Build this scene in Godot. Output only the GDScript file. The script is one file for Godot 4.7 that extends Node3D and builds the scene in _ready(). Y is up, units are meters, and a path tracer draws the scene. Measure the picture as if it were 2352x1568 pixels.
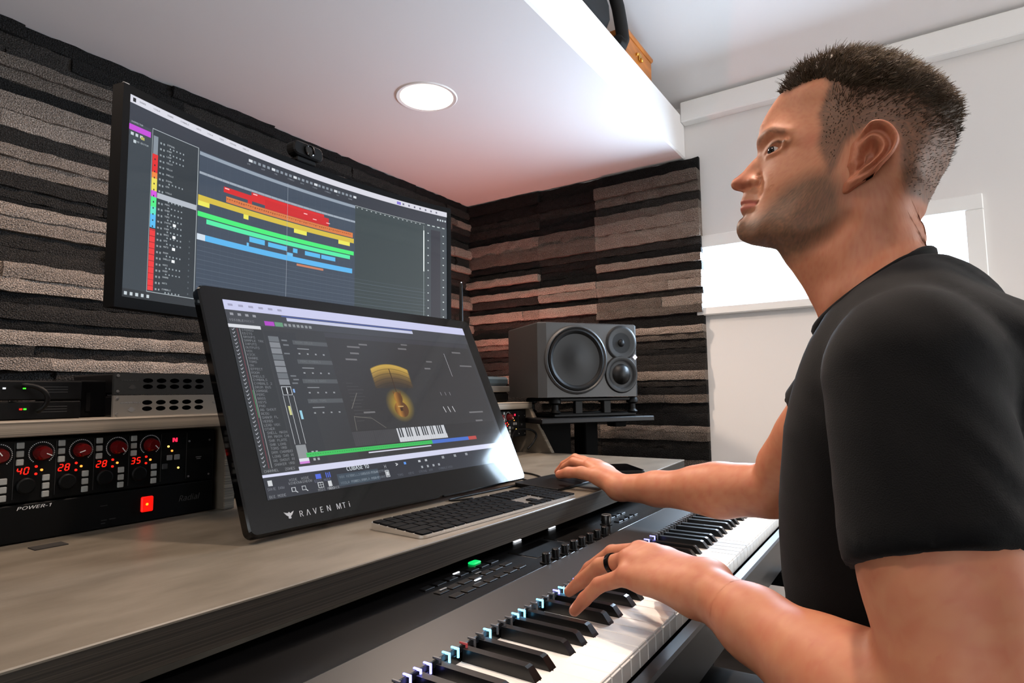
extends Node3D

# A small music studio: a man at a desk with two screens, a stage piano, racks and a loudspeaker.
# Units are metres; x runs along the back wall, z towards the room, y is up.

const WALL_X := 2.445      # white side wall
const STONE_X := 2.395     # face of the cladding on the side wall
const BACK_Z := -1.888     # plaster behind the cladding on the back wall
const SOFFIT_Y := 1.909
const FASCIA_Z := -0.739
const FASCIA_TOP := 2.089
const DESK_Y := 0.74

var M := {}
var taken := {}
var rng := RandomNumberGenerator.new()


func _ready() -> void:
	rng.seed = 20417
	build_camera_and_light()
	make_materials()
	build_room()
	build_stone()
	build_soffit_store()
	build_desk()
	build_racks()
	build_monitor()
	build_touch_screen()
	build_keyboard()
	build_piano()
	build_speaker()
	build_small_things()
	build_person()


func build_camera_and_light() -> void:
	var cam := Camera3D.new()
	cam.name = "camera"
	add_child(cam)
	cam.position = Vector3(0, 0.9433, 0)
	cam.rotation = Vector3(0.0859, -0.985, -0.0125)
	cam.fov = rad_to_deg(2.0 * atan(784.0 / 1382.2))
	cam.near = 0.02
	cam.current = true

	var e := Environment.new()
	e.background_mode = Environment.BG_SKY
	var sky := Sky.new()
	var sm := ProceduralSkyMaterial.new()
	sm.sky_top_color = Color(0.55, 0.68, 0.9)
	sm.sky_horizon_color = Color(0.85, 0.9, 0.97)
	sm.ground_bottom_color = Color(0.4, 0.4, 0.38)
	sm.ground_horizon_color = Color(0.7, 0.72, 0.72)
	sm.sky_energy_multiplier = 4.0
	sm.ground_energy_multiplier = 2.0
	sky.sky_material = sm
	e.sky = sky
	e.tonemap_mode = Environment.TONE_MAPPER_LINEAR
	e.tonemap_exposure = 1.0
	e.sdfgi_enabled = true
	e.ssao_enabled = true
	e.ssil_enabled = true
	var we := WorldEnvironment.new()
	we.name = "environment"
	we.environment = e
	add_child(we)

	# daylight: the strip window in the side wall, the glazed door behind the man, the window at the far left
	area_light("window_daylight", Vector3(WALL_X + 0.042, 1.399, -0.262), Vector3(-1, 0, 0), Vector2(0.84, 0.225), Color(0.80, 0.90, 1.0), WINDOW_E)
	area_light("door_daylight", Vector3(1.78, 1.07, 2.37), Vector3(0, 0, -1), Vector2(1.0, 1.95), Color(1.0, 0.985, 0.97), DOOR_E)
	area_light("left_daylight", Vector3(-1.70, 1.25, 0.45), Vector3(1, 0, 0), Vector2(1.5, 1.1), Color(1.0, 0.93, 0.86), LEFT_E)


const WINDOW_E := 24.0
const DOOR_E := 1.7
const LEFT_E := 0.11


func area_light(called: String, at: Vector3, towards: Vector3, size: Vector2, col: Color, energy: float) -> void:
	var l := AreaLight3D.new()
	l.name = called
	add_child(l)
	l.area_normalize_energy = false
	l.area_size = size
	l.light_color = col
	l.light_energy = energy
	l.area_range = 12.0
	l.shadow_enabled = true
	l.position = at
	l.basis = Basis.looking_at(towards, Vector3.UP if absf(towards.y) < 0.9 else Vector3.FORWARD)


# ---------------------------------------------------------------- helpers

class MB:
	var st := SurfaceTool.new()
	var xf := Transform3D.IDENTITY
	var n := 0
	func _init() -> void:
		st.begin(Mesh.PRIMITIVE_TRIANGLES)
		st.set_smooth_group(-1)
	func v(p: Vector3, uv := Vector2.ZERO) -> void:
		st.set_uv(uv)
		st.add_vertex(xf * p)
	# points run counter-clockwise seen from outside
	func tri(a: Vector3, b: Vector3, c: Vector3) -> void:
		v(a); v(c); v(b)
		n += 1
	func quad(a: Vector3, b: Vector3, c: Vector3, d: Vector3) -> void:
		tri(a, b, c)
		tri(a, c, d)
	func quad_uv(a: Vector3, b: Vector3, c: Vector3, d: Vector3, ua: Vector2, ub: Vector2, uc: Vector2, ud: Vector2) -> void:
		v(a, ua); v(c, uc); v(b, ub)
		v(a, ua); v(d, ud); v(c, uc)
		n += 2
	func smooth(g: int) -> void:
		st.set_smooth_group(g)
	func box(c: Vector3, s: Vector3, bev := 0.0) -> void:
		var h := s * 0.5
		if bev <= 0.0:
			for ax in 3:
				for sg in [-1.0, 1.0]:
					var f := Vector3.ZERO; f[ax] = sg * h[ax]
					var u := Vector3.ZERO; u[(ax + 1) % 3] = h[(ax + 1) % 3] * sg
					var w := Vector3.ZERO; w[(ax + 2) % 3] = h[(ax + 2) % 3]
					quad(c + f - u - w, c + f + u - w, c + f + u + w, c + f - u + w)
			return
		bev = minf(bev, minf(h.x, minf(h.y, h.z)) * 0.98)
		var i := h - Vector3.ONE * bev
		for ax in 3:
			var a1 := (ax + 1) % 3
			var a2 := (ax + 2) % 3
			for sg in [-1.0, 1.0]:
				var f := Vector3.ZERO; f[ax] = sg * h[ax]
				var u := Vector3.ZERO; u[a1] = i[a1] * sg
				var w := Vector3.ZERO; w[a2] = i[a2]
				quad(c + f - u - w, c + f + u - w, c + f + u + w, c + f - u + w)
		for ax in 3:                       # the twelve edges
			var a1 := (ax + 1) % 3
			var a2 := (ax + 2) % 3
			for s1 in [-1.0, 1.0]:
				for s2 in [-1.0, 1.0]:
					var p := Vector3.ZERO; p[a1] = s1 * h[a1]; p[a2] = s2 * i[a2]
					var q := Vector3.ZERO; q[a1] = s1 * i[a1]; q[a2] = s2 * h[a2]
					var l := Vector3.ZERO; l[ax] = -i[ax] * s1 * s2
					quad(c + p - l, c + p + l, c + q + l, c + q - l)
		for sx in [-1.0, 1.0]:
			for sy in [-1.0, 1.0]:
				for sz in [-1.0, 1.0]:
					var a := c + Vector3(sx * h.x, sy * i.y, sz * i.z)
					var b := c + Vector3(sx * i.x, sy * h.y, sz * i.z)
					var d := c + Vector3(sx * i.x, sy * i.y, sz * h.z)
					if sx * sy * sz > 0.0: tri(a, b, d)
					else: tri(a, d, b)
	# a turned shape about the local y axis; prof holds (radius, y) from bottom to top
	func lathe(prof: Array, seg := 24, at := Transform3D.IDENTITY) -> void:
		var keep := xf
		xf = xf * at
		var g := 1
		for k in prof.size() - 1:
			var p: Vector2 = prof[k]
			var q: Vector2 = prof[k + 1]
			if k > 0:
				var o: Vector2 = prof[k - 1]
				if absf((p - o).angle_to(q - p)) > 0.6: g += 1
			st.set_smooth_group(g)
			for s in seg:
				var a := TAU * s / seg
				var b := TAU * (s + 1) / seg
				var pa := Vector3(cos(a) * p.x, p.y, sin(a) * p.x)
				var pb := Vector3(cos(b) * p.x, p.y, sin(b) * p.x)
				var qa := Vector3(cos(a) * q.x, q.y, sin(a) * q.x)
				var qb := Vector3(cos(b) * q.x, q.y, sin(b) * q.x)
				if p.x < 1e-6: tri(pa, qa, qb)
				elif q.x < 1e-6: tri(pa, qa, pb)
				else:
					tri(pa, qa, qb)
					tri(pa, qb, pb)
		st.set_smooth_group(-1)
		xf = keep
	func cyl(a: Vector3, b: Vector3, r: float, seg := 16, bev := 0.0) -> void:
		var y := (b - a).normalized()
		var l := (b - a).length()
		var x := y.cross(Vector3(0.31, 0.2, 0.93)).normalized()
		var t := Transform3D(Basis(x, y, x.cross(y)), a)
		if bev > 0.0:
			lathe([Vector2(0, 0), Vector2(r - bev, 0), Vector2(r, bev), Vector2(r, l - bev), Vector2(r - bev, l), Vector2(0, l)], seg, t)
		else:
			lathe([Vector2(0, 0), Vector2(r, 0), Vector2(r, l), Vector2(0, l)], seg, t)
	func tube(pts: Array, r: float, seg := 8) -> void:
		st.set_smooth_group(1)
		var rings := []
		var side := Vector3.ZERO
		for k in pts.size():
			var d: Vector3 = (pts[mini(k + 1, pts.size() - 1)] - pts[maxi(k - 1, 0)]).normalized()
			if side == Vector3.ZERO: side = d.cross(Vector3(0.21, 0.9, 0.37)).normalized()
			side = (side - d * side.dot(d)).normalized()
			var up := d.cross(side)
			var ring := []
			for s in seg:
				var a := TAU * s / seg
				ring.append(pts[k] + (side * cos(a) + up * sin(a)) * r)
			rings.append(ring)
		for k in rings.size() - 1:
			for s in seg:
				var t := (s + 1) % seg
				quad(rings[k][s], rings[k][t], rings[k + 1][t], rings[k + 1][s])
		for s in range(1, seg - 1):
			tri(rings[0][0], rings[0][s + 1], rings[0][s])
			var e: Array = rings[rings.size() - 1]
			tri(e[0], e[s], e[s + 1])
		st.set_smooth_group(-1)
	# a polygon in local xy (counter-clockwise) pushed from z0 to z1, z1 being the front
	func prism(poly: PackedVector2Array, z0: float, z1: float, bev := 0.0) -> void:
		var n_ := poly.size()
		var inner := poly
		if bev > 0.0:
			inner = PackedVector2Array()
			for k in n_:
				var a := (poly[k] - poly[(k + n_ - 1) % n_]).normalized()
				var b := (poly[(k + 1) % n_] - poly[k]).normalized()
				var na := Vector2(-a.y, a.x)
				var nb := Vector2(-b.y, b.x)
				var m := (na + nb)
				m = m / maxf(0.3, m.length_squared() * 0.5) 
				inner.append(poly[k] + m * bev)
		for k in n_:
			var a := poly[k]
			var b := poly[(k + 1) % n_]
			quad(Vector3(a.x, a.y, z0), Vector3(b.x, b.y, z0), Vector3(b.x, b.y, z1 - bev), Vector3(a.x, a.y, z1 - bev))
			if bev > 0.0:
				var c := inner[k]
				var d := inner[(k + 1) % n_]
				quad(Vector3(a.x, a.y, z1 - bev), Vector3(b.x, b.y, z1 - bev), Vector3(d.x, d.y, z1), Vector3(c.x, c.y, z1))
		var ids := Geometry2D.triangulate_polygon(poly)
		for k in range(0, ids.size(), 3):
			var a := poly[ids[k]]; var b := poly[ids[k + 1]]; var c := poly[ids[k + 2]]
			var fa := inner[ids[k]]; var fb := inner[ids[k + 1]]; var fc := inner[ids[k + 2]]
			if (b - a).cross(c - a) < 0.0:
				var t := b; b = c; c = t
				var ft := fb; fb = fc; fc = ft
			tri(Vector3(fa.x, fa.y, z1), Vector3(fb.x, fb.y, z1), Vector3(fc.x, fc.y, z1))
			tri(Vector3(a.x, a.y, z0), Vector3(c.x, c.y, z0), Vector3(b.x, b.y, z0))
	func done() -> ArrayMesh:
		st.generate_normals()
		st.index()
		return st.commit()


func rounded(w: float, h: float, r: float, seg := 4) -> PackedVector2Array:
	var p := PackedVector2Array()
	for q in 4:
		var c := Vector2((w / 2 - r) * [1, -1, -1, 1][q], (h / 2 - r) * [1, 1, -1, -1][q])
		for s in seg + 1:
			var a: float = PI / 2 * (q + float(s) / seg)
			p.append(c + Vector2(cos(a), sin(a)) * r)
	return p


func ellipse(rx: float, ry: float, seg := 20) -> PackedVector2Array:
	var p := PackedVector2Array()
	for s in seg: p.append(Vector2(cos(TAU * s / seg) * rx, sin(TAU * s / seg) * ry))
	return p


func numbered(called: String) -> String:
	taken[called] = taken.get(called, -1) + 1
	return called if taken[called] == 0 else "%s_%03d" % [called, taken[called]]


func thing(called: String, label: String, category: String, at := Vector3.ZERO, turn := 0.0, group := "") -> Node3D:
	var o := Node3D.new()
	o.name = numbered(called)
	add_child(o)
	o.position = at
	o.rotation.y = turn
	tag(o, label, category, group)
	return o


func tag(o: Node, label: String, category: String, group := "", kind := "") -> void:
	o.set_meta("label", label)
	o.set_meta("category", category)
	if group: o.set_meta("group", group)
	if kind: o.set_meta("kind", kind)


func put(called: String, mesh: Mesh, m: Material, parent: Node3D = null) -> MeshInstance3D:
	var o := MeshInstance3D.new()
	o.mesh = mesh
	o.material_override = m
	o.cast_shadow = GeometryInstance3D.SHADOW_CASTING_SETTING_ON
	if parent == null:
		o.name = numbered(called)
		add_child(o)
	else:
		o.name = called
		parent.add_child(o, true)
	return o


func struct(called: String, mesh: Mesh, m: Material, label := "") -> MeshInstance3D:
	var o := put(called, mesh, m)
	o.set_meta("kind", "structure")
	if label: o.set_meta("label", label)
	return o


func boxm(c: Vector3, s: Vector3, bev := 0.0) -> ArrayMesh:
	var b := MB.new()
	b.box(c, s, bev)
	return b.done()


func lettering(text: String, height: float, m: Material, parent: Node3D, at: Vector3, called := "lettering", font := "Droid Sans", slant := 0.0) -> MeshInstance3D:
	var t := TextMesh.new()
	var f := SystemFont.new()
	f.font_names = PackedStringArray([font])
	t.font = f
	t.text = text
	t.font_size = 64
	t.pixel_size = height / 46.0
	t.depth = 0.0004
	t.curve_step = 2.0
	t.horizontal_alignment = HORIZONTAL_ALIGNMENT_LEFT
	t.vertical_alignment = VERTICAL_ALIGNMENT_BOTTOM
	var o := put(called, t, m, parent)
	o.position = at
	return o


# ---------------------------------------------------------------- materials

func std(called: String, col: Color, rough := 0.6, metal := 0.0, spec := 0.5) -> StandardMaterial3D:
	var m := StandardMaterial3D.new()
	m.resource_name = called
	m.albedo_color = col
	m.roughness = rough
	m.metallic = metal
	m.metallic_specular = spec
	M[called] = m
	return m


func glow(called: String, col: Color, energy: float, base := Color(0.02, 0.02, 0.02)) -> StandardMaterial3D:
	var m := std(called, base, 0.4)
	m.emission_enabled = true
	m.emission = col
	m.emission_energy_multiplier = energy
	return m


func noise_image(size: int, freq: float, seed_: int, octaves := 4, kind := FastNoiseLite.TYPE_SIMPLEX_SMOOTH) -> Image:
	var f := FastNoiseLite.new()
	f.seed = seed_
	f.frequency = freq
	f.noise_type = kind
	f.fractal_octaves = octaves
	var im := f.get_seamless_image(size, size)
	im.convert(Image.FORMAT_L8)
	return im


# grey noise between two tones (multiplied with the albedo colour)
func tone_texture(size: int, freq: float, seed_: int, lo: Color, hi: Color, octaves := 4, stretch := 1) -> ImageTexture:
	var im := noise_image(size, freq, seed_, octaves)
	var o := Image.create(size, size, false, Image.FORMAT_RGB8)
	for y in size:
		for x in size:
			var k := im.get_pixel(x if stretch == 1 else (x / stretch) % size, y).r
			o.set_pixel(x, y, lo.lerp(hi, k))
	return ImageTexture.create_from_image(o)


func bump(m: StandardMaterial3D, tex: Texture2D, cm: float) -> void:
	m.heightmap_enabled = true
	m.heightmap_texture = tex
	m.heightmap_scale = cm


func tri(m: StandardMaterial3D, scale: Vector3) -> void:
	m.uv1_triplanar = true
	m.uv1_world_triplanar = true
	m.uv1_scale = scale


func make_materials() -> void:
	var fine := ImageTexture.create_from_image(noise_image(256, 0.09, 3, 4))
	var coarse := ImageTexture.create_from_image(noise_image(256, 0.03, 9, 5))
	var speck := tone_texture(512, 0.12, 21, Color(0.30, 0.30, 0.30), Color(1.25, 1.25, 1.25), 5)
	var grit := ImageTexture.create_from_image(noise_image(512, 0.10, 4, 5))

	var m := std("plaster", Color(0.86, 0.85, 0.84), 0.85)
	m = std("ceiling_paint", Color(0.87, 0.86, 0.855), 0.9)
	std("trim_paint", Color(0.9, 0.9, 0.89), 0.45)
	m = std("floor_carpet", Color(0.17, 0.16, 0.155), 0.95, 0.0, 0.2)
	m.albedo_texture = tone_texture(256, 0.02, 33, Color(0.8, 0.78, 0.75), Color(1, 1, 1))
	tri(m, Vector3.ONE * 1.5)

	# foam-backed ledge stone in several tones
	var tones := {
		"stone_black": Color(0.165, 0.157, 0.152), "stone_dark": Color(0.27, 0.25, 0.235), "stone_mid": Color(0.53, 0.48, 0.44),
		"stone_light": Color(0.71, 0.64, 0.585), "stone_pale": Color(0.79, 0.715, 0.655)}
	for k in tones:
		m = std(k, tones[k], 0.95, 0.0, 0.3)
		m.albedo_texture = speck
		tri(m, Vector3.ONE * 4.0)
		bump(m, grit, 1.1)

	# grey oak laminate
	m = std("desk_top", Color(0.415, 0.385, 0.34), 0.42)
	m.albedo_texture = tone_texture(512, 0.012, 5, Color(0.80, 0.79, 0.77), Color(1, 1, 1), 6)
	tri(m, Vector3(0.9, 2.4, 2.4)); bump(m, fine, 0.015)
	m = std("desk_edge", Color(0.25, 0.225, 0.195), 0.6, 0.0, 0.35)
	var im := Image.create(16, 256, false, Image.FORMAT_RGB8)
	var r := RandomNumberGenerator.new(); r.seed = 8
	for y in 256:
		var g := r.randf_range(0.55, 1.0)
		for x in 16: im.set_pixel(x, y, Color(g, g * 0.99, g * 0.97))
	m.albedo_texture = ImageTexture.create_from_image(im)
	tri(m, Vector3(1, 6.0, 1))
	m = std("shelf_edge", Color(0.60, 0.56, 0.51), 0.5)
	m.albedo_texture = M["desk_edge"].albedo_texture
	tri(m, Vector3(1, 6.0, 1))

	std("black_plastic", Color(0.02, 0.02, 0.022), 0.45, 0.0, 0.28)
	std("black_matte", Color(0.02, 0.02, 0.022), 0.75, 0.0, 0.2)
	std("black_gloss", Color(0.012, 0.012, 0.014), 0.08)
	std("bezel_glass", Color(0.010, 0.010, 0.012), 0.06, 0.0, 0.4)
	std("dark_metal", Color(0.06, 0.06, 0.065), 0.4, 0.6)
	std("steel", Color(0.62, 0.62, 0.62), 0.35, 0.9)
	std("aluminium", Color(0.72, 0.71, 0.69), 0.38, 0.85)
	std("alu_bright", Color(0.9, 0.89, 0.87), 0.25, 0.9)
	std("silver_face", Color(0.60, 0.585, 0.56), 0.4, 0.75)
	std("grey_face", Color(0.16, 0.165, 0.165), 0.45, 0.3)
	std("cap_black", Color(0.018, 0.018, 0.02), 0.65, 0.0, 0.16)
	std("piano_button", Color(0.016, 0.016, 0.018), 0.35, 0.0, 0.3)
	std("print_white", Color(0.78, 0.78, 0.78), 0.6)
	std("print_mark", Color(0.62, 0.63, 0.64), 0.6)
	std("print_grey", Color(0.4, 0.4, 0.4), 0.6)
	std("print_dim", Color(0.14, 0.14, 0.14), 0.6)
	std("print_low", Color(0.2, 0.2, 0.2), 0.6)
	std("button_grey", Color(0.55, 0.56, 0.55), 0.6)
	std("knob_red", Color(0.30, 0.025, 0.03), 0.25)
	std("rack_black", Color(0.028, 0.031, 0.032), 0.5, 0.0, 0.25)
	glow("led_red", Color(1.0, 0.10, 0.05), 2.2)
	glow("led_orange", Color(1.0, 0.55, 0.2), 2.5)
	glow("led_amber", Color(1.0, 0.8, 0.4), 2.2)
	glow("led_green", Color(0.3, 1.0, 0.2), 1.5)
	glow("switch_red", Color(1.0, 0.07, 0.02), 1.0, Color(0.3, 0.02, 0.01))
	glow("switch_core", Color(1.0, 0.55, 0.1), 2.5)
	glow("led_pink", Color(1.0, 0.15, 0.3), 1.4)
	glow("led_cyan", Color(0.45, 0.80, 1.0), 4.0)
	glow("led_violet", Color(0.55, 0.55, 1.0), 3.4)
	glow("led_faint", Color(0.8, 0.3, 0.3), 0.5)
	glow("led_white", Color(0.95, 0.97, 1.0), 1.3)
	glow("led_teal", Color(0.05, 0.9, 0.45), 1.1)
	std("led_off", Color(0.35, 0.35, 0.36), 0.4)
	m = std("ivory", Color(0.93, 0.92, 0.90), 0.22)
	std("ebony", Color(0.022, 0.022, 0.024), 0.28)
	std("piano_panel", Color(0.07, 0.071, 0.076), 0.40, 0.0, 0.58)
	std("piano_rear", Color(0.014, 0.014, 0.016), 0.22)
	m = std("speaker_body", Color(0.125, 0.124, 0.124), 0.45)
	bump(m, fine, 0.01); tri(m, Vector3.ONE * 12.0)
	std("speaker_cone", Color(0.010, 0.010, 0.011), 0.42, 0.0, 0.35)
	std("guide_black", Color(0.03, 0.03, 0.031), 0.45, 0.0, 0.4)
	std("rubber", Color(0.015, 0.015, 0.016), 0.5, 0.0, 0.3)
	m = std("fabric_bag", Color(0.03, 0.032, 0.036), 0.8)
	m = std("box_wood", Color(0.78, 0.47, 0.16), 0.4)
	m.albedo_texture = tone_texture(128, 0.02, 77, Color(0.75, 0.72, 0.7), Color(1, 1, 1))
	tri(m, Vector3(2, 8, 2))
	std("brass", Color(0.85, 0.65, 0.3), 0.3, 0.9)
	glow("strip_glow", Color(1.0, 0.5, 0.44), 2.0)
	glow("pane", Color(0.93, 0.97, 1.0), 2.5, Color(0.9, 0.9, 0.9))
	glow("lamp_face", Color(1.0, 0.95, 0.88), 3.0, Color(0.9, 0.9, 0.9))


# ---------------------------------------------------------------- the room

const ROOM_X0 := -1.75
const ROOM_Z1 := 2.42
const RIDGE_X := 0.35

func roof_y(x: float) -> float:
	return 2.135 + (WALL_X - x) * 0.40 if x > RIDGE_X else 2.135 + (WALL_X - RIDGE_X) * 0.40 - (RIDGE_X - x) * 0.40


func build_room() -> void:
	struct("floor", boxm(Vector3(0.35, -0.05, 0.27), Vector3(4.5, 0.1, 4.7)), M.floor_carpet)
	# side wall with the opening of the strip window
	var wz0 := -0.70
	var wz1 := 0.171
	var wy0 := 1.2785
	var wy1 := 1.5197
	var t := 0.14
	var b := MB.new()
	var zc := func(a: float, c: float, y0: float, y1: float) -> void:
		b.box(Vector3(WALL_X + t / 2, (y0 + y1) / 2, (a + c) / 2), Vector3(t, y1 - y0, c - a))
	zc.call(BACK_Z - 0.1, wz0, 0.0, 2.3)
	zc.call(wz1, ROOM_Z1 + 0.1, 0.0, 2.3)
	zc.call(wz0, wz1, 0.0, wy0)
	zc.call(wz0, wz1, wy1, 2.3)
	struct("wall_right", b.done(), M.plaster)
	# gable walls behind the stone and behind the camera, and the far left wall
	b = MB.new()
	b.xf = Transform3D(Basis.IDENTITY, Vector3(0, 0, BACK_Z - 0.1))
	var gable := PackedVector2Array([Vector2(ROOM_X0 - 0.1, 0), Vector2(WALL_X + 0.1, 0), Vector2(WALL_X + 0.1, 2.2), Vector2(RIDGE_X, 3.02), Vector2(ROOM_X0 - 0.1, 2.2)])
	b.prism(gable, 0.0, 0.1)
	struct("wall_back", b.done(), M.plaster)
	# wall behind the camera with the opening of a glazed double door
	b = MB.new()
	var dx0 := 1.24
	var dx1 := 2.32
	var dy1 := 2.12
	b.box(Vector3((ROOM_X0 - 0.1 + dx0) / 2, 1.1, ROOM_Z1 + 0.05), Vector3(dx0 - ROOM_X0 + 0.1, 2.2, 0.1))
	b.box(Vector3((dx1 + WALL_X + 0.1) / 2, 1.1, ROOM_Z1 + 0.05), Vector3(WALL_X + 0.1 - dx1, 2.2, 0.1))
	b.box(Vector3((dx0 + dx1) / 2, (dy1 + 2.2) / 2, ROOM_Z1 + 0.05), Vector3(dx1 - dx0, 2.2 - dy1, 0.1))
	b.xf = Transform3D(Basis.IDENTITY, Vector3(0, 0, ROOM_Z1))
	b.prism(PackedVector2Array([Vector2(ROOM_X0 - 0.1, 2.2), Vector2(WALL_X + 0.1, 2.2), Vector2(RIDGE_X, 3.02)]), 0.0, 0.1)
	struct("wall_front", b.done(), M.plaster)
	var door := struct("door_1", boxm(Vector3((dx0 + dx1) / 2, dy1 / 2, ROOM_Z1 + 0.06), Vector3(dx1 - dx0, dy1, 0.006)), M.pane, "frosted glass door in the wall behind the man")
	b = MB.new()
	for x in [dx0 + 0.03, dx1 - 0.03]:
		b.box(Vector3(x, dy1 / 2, ROOM_Z1 + 0.045), Vector3(0.06, dy1, 0.04), 0.004)
	for y in [0.05, dy1 - 0.04]:
		b.box(Vector3((dx0 + dx1) / 2, y, ROOM_Z1 + 0.045), Vector3(dx1 - dx0, 0.1 if y < 1.0 else 0.08, 0.036), 0.004)
	put("door_frame", b.done(), M.trim_paint, door)
	b = MB.new()
	b.box(Vector3(ROOM_X0 - 0.05, 1.1, (BACK_Z - 0.1 - 0.32) / 2), Vector3(0.1, 2.2, -0.32 - BACK_Z + 0.1))
	b.box(Vector3(ROOM_X0 - 0.05, 1.1, (1.22 + ROOM_Z1 + 0.1) / 2), Vector3(0.1, 2.2, ROOM_Z1 + 0.1 - 1.22))
	b.box(Vector3(ROOM_X0 - 0.05, 0.335, 0.45), Vector3(0.1, 0.67, 1.54))
	b.box(Vector3(ROOM_X0 - 0.05, 2.015, 0.45), Vector3(0.1, 0.37, 1.54))
	struct("wall_left", b.done(), M.plaster)
	var w2 := struct("window_2", boxm(Vector3(ROOM_X0 - 0.06, 1.25, 0.45), Vector3(0.006, 1.16, 1.54)), M.pane, "frosted window in the left wall")
	b = MB.new()
	for z in [-0.30, 0.45, 1.20]: b.box(Vector3(ROOM_X0 - 0.045, 1.25, z), Vector3(0.04, 1.16, 0.05), 0.004)
	for y in [0.695, 1.805]: b.box(Vector3(ROOM_X0 - 0.045, y, 0.45), Vector3(0.036, 0.05, 1.54), 0.004)
	put("window_frame", b.done(), M.trim_paint, w2)
	# raked ceiling: two boards meeting at the ridge
	b = MB.new()
	b.xf = Transform3D(Basis.IDENTITY, Vector3(0, 0, BACK_Z - 0.1))
	var cl := PackedVector2Array([Vector2(WALL_X + 0.1, roof_y(WALL_X + 0.1)), Vector2(WALL_X + 0.1, roof_y(WALL_X + 0.1) + 0.12), Vector2(RIDGE_X, roof_y(RIDGE_X) + 0.12),
		Vector2(ROOM_X0 - 0.1, roof_y(ROOM_X0 - 0.1) + 0.12), Vector2(ROOM_X0 - 0.1, roof_y(ROOM_X0 - 0.1)), Vector2(RIDGE_X, roof_y(RIDGE_X))])
	b.prism(cl, 0.0, ROOM_Z1 - BACK_Z + 0.2)
	struct("ceiling", b.done(), M.ceiling_paint)
	# the board along the top of the side wall
	b = MB.new()
	b.box(Vector3(WALL_X - 0.026, 2.093, (FASCIA_Z + ROOM_Z1) / 2), Vector3(0.052, 0.086, ROOM_Z1 - FASCIA_Z), 0.004)
	struct("trim_1", b.done(), M.trim_paint, "white board along the top of the side wall")
	# the lowered ceiling over the desk
	b = MB.new()
	b.box(Vector3((ROOM_X0 + WALL_X) / 2, (SOFFIT_Y + FASCIA_TOP) / 2, (BACK_Z + FASCIA_Z) / 2), Vector3(WALL_X - ROOM_X0, FASCIA_TOP - SOFFIT_Y, FASCIA_Z - BACK_Z), 0.006)
	struct("ceiling_lowered", b.done(), M.ceiling_paint, "lowered white ceiling over the desk with a deep front edge")
	# window: frame, sill and a frosted pane full of daylight
	var w := struct("window_1", boxm(Vector3(WALL_X + 0.05, (wy0 + wy1) / 2, (wz0 + wz1) / 2), Vector3(0.006, wy1 - wy0, wz1 - wz0)), M.pane, "frosted white pane of the strip window, full of daylight")
	b = MB.new()
	var fr := 0.052
	b.box(Vector3(WALL_X - 0.006, wy1 + fr / 2, (wz0 + wz1 + fr) / 2), Vector3(0.016, fr, wz1 - wz0 + fr), 0.003)
	b.box(Vector3(WALL_X - 0.006, (wy0 + wy1) / 2, wz1 + fr / 2), Vector3(0.016, wy1 - wy0, fr), 0.003)
	b.box(Vector3(WALL_X + 0.03, wy1 + 0.002, (wz0 + wz1) / 2), Vector3(0.06, 0.006, wz1 - wz0))
	b.box(Vector3(WALL_X + 0.03, (wy0 + wy1) / 2, wz1 + 0.002), Vector3(0.06, wy1 - wy0, 0.006))
	put("window_frame", b.done(), M.trim_paint, w)
	put("window_sill", boxm(Vector3(WALL_X + 0.012, wy0 - 0.017, (wz0 + wz1 + fr) / 2), Vector3(0.085, 0.034, wz1 - wz0 + fr + 0.02), 0.004), M.trim_paint, w)
	# recessed downlights: one in the lowered ceiling, others in the room behind the camera
	downlight(Vector3(1.425, SOFFIT_Y, -1.268), "round recessed downlight glowing in the lowered ceiling over the screens", 1.7)
	downlight(Vector3(0.15, SOFFIT_Y, -1.15), "round recessed downlight in the lowered ceiling over the rack of preamplifiers", 0.9)
	downlight(Vector3(1.05, roof_y(1.05), -0.22), "round recessed downlight in the sloping ceiling above the man", 3.3, 0.381)
	downlight(Vector3(-0.15, roof_y(-0.15), 0.15), "round recessed downlight in the sloping ceiling over the camera side", 0.7, -0.381)
	# salmon uplighter in the corner behind the loudspeaker
	var ul := thing("corner_uplighter", "slim black uplighter with a salmon lamp in the corner behind the loudspeaker", "lamp", Vector3(2.13, 0, -1.58))
	var q := MB.new()
	q.lathe([Vector2(0, 0.0), Vector2(0.11, 0.0), Vector2(0.11, 0.012), Vector2(0.02, 0.024), Vector2(0.011, 0.03), Vector2(0.011, 0.80), Vector2(0.03, 0.81), Vector2(0.062, 0.86), Vector2(0.058, 0.862), Vector2(0.03, 0.82)], 24)
	put("stand", q.done(), M.black_matte, ul)
	q = MB.new()
	q.lathe([Vector2(0.05, 0.846), Vector2(0.0, 0.85)], 24)
	put("lamp_glass", q.done(), M.strip_glow, ul)
	var sp := SpotLight3D.new()
	sp.name = "uplighter_light"
	sp.light_color = Color(1.0, 0.58, 0.52)
	sp.light_energy = UPLIGHT_E
	sp.light_size = 0.05
	sp.spot_angle = 78.0
	sp.spot_angle_attenuation = 0.8
	sp.spot_range = 6.0
	sp.spot_attenuation = 2.0
	sp.shadow_enabled = true
	ul.add_child(sp)
	sp.position = Vector3(0, 0.868, 0)
	sp.rotation = Vector3(PI / 2, 0, 0)


const UPLIGHT_E := 0.42


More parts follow.
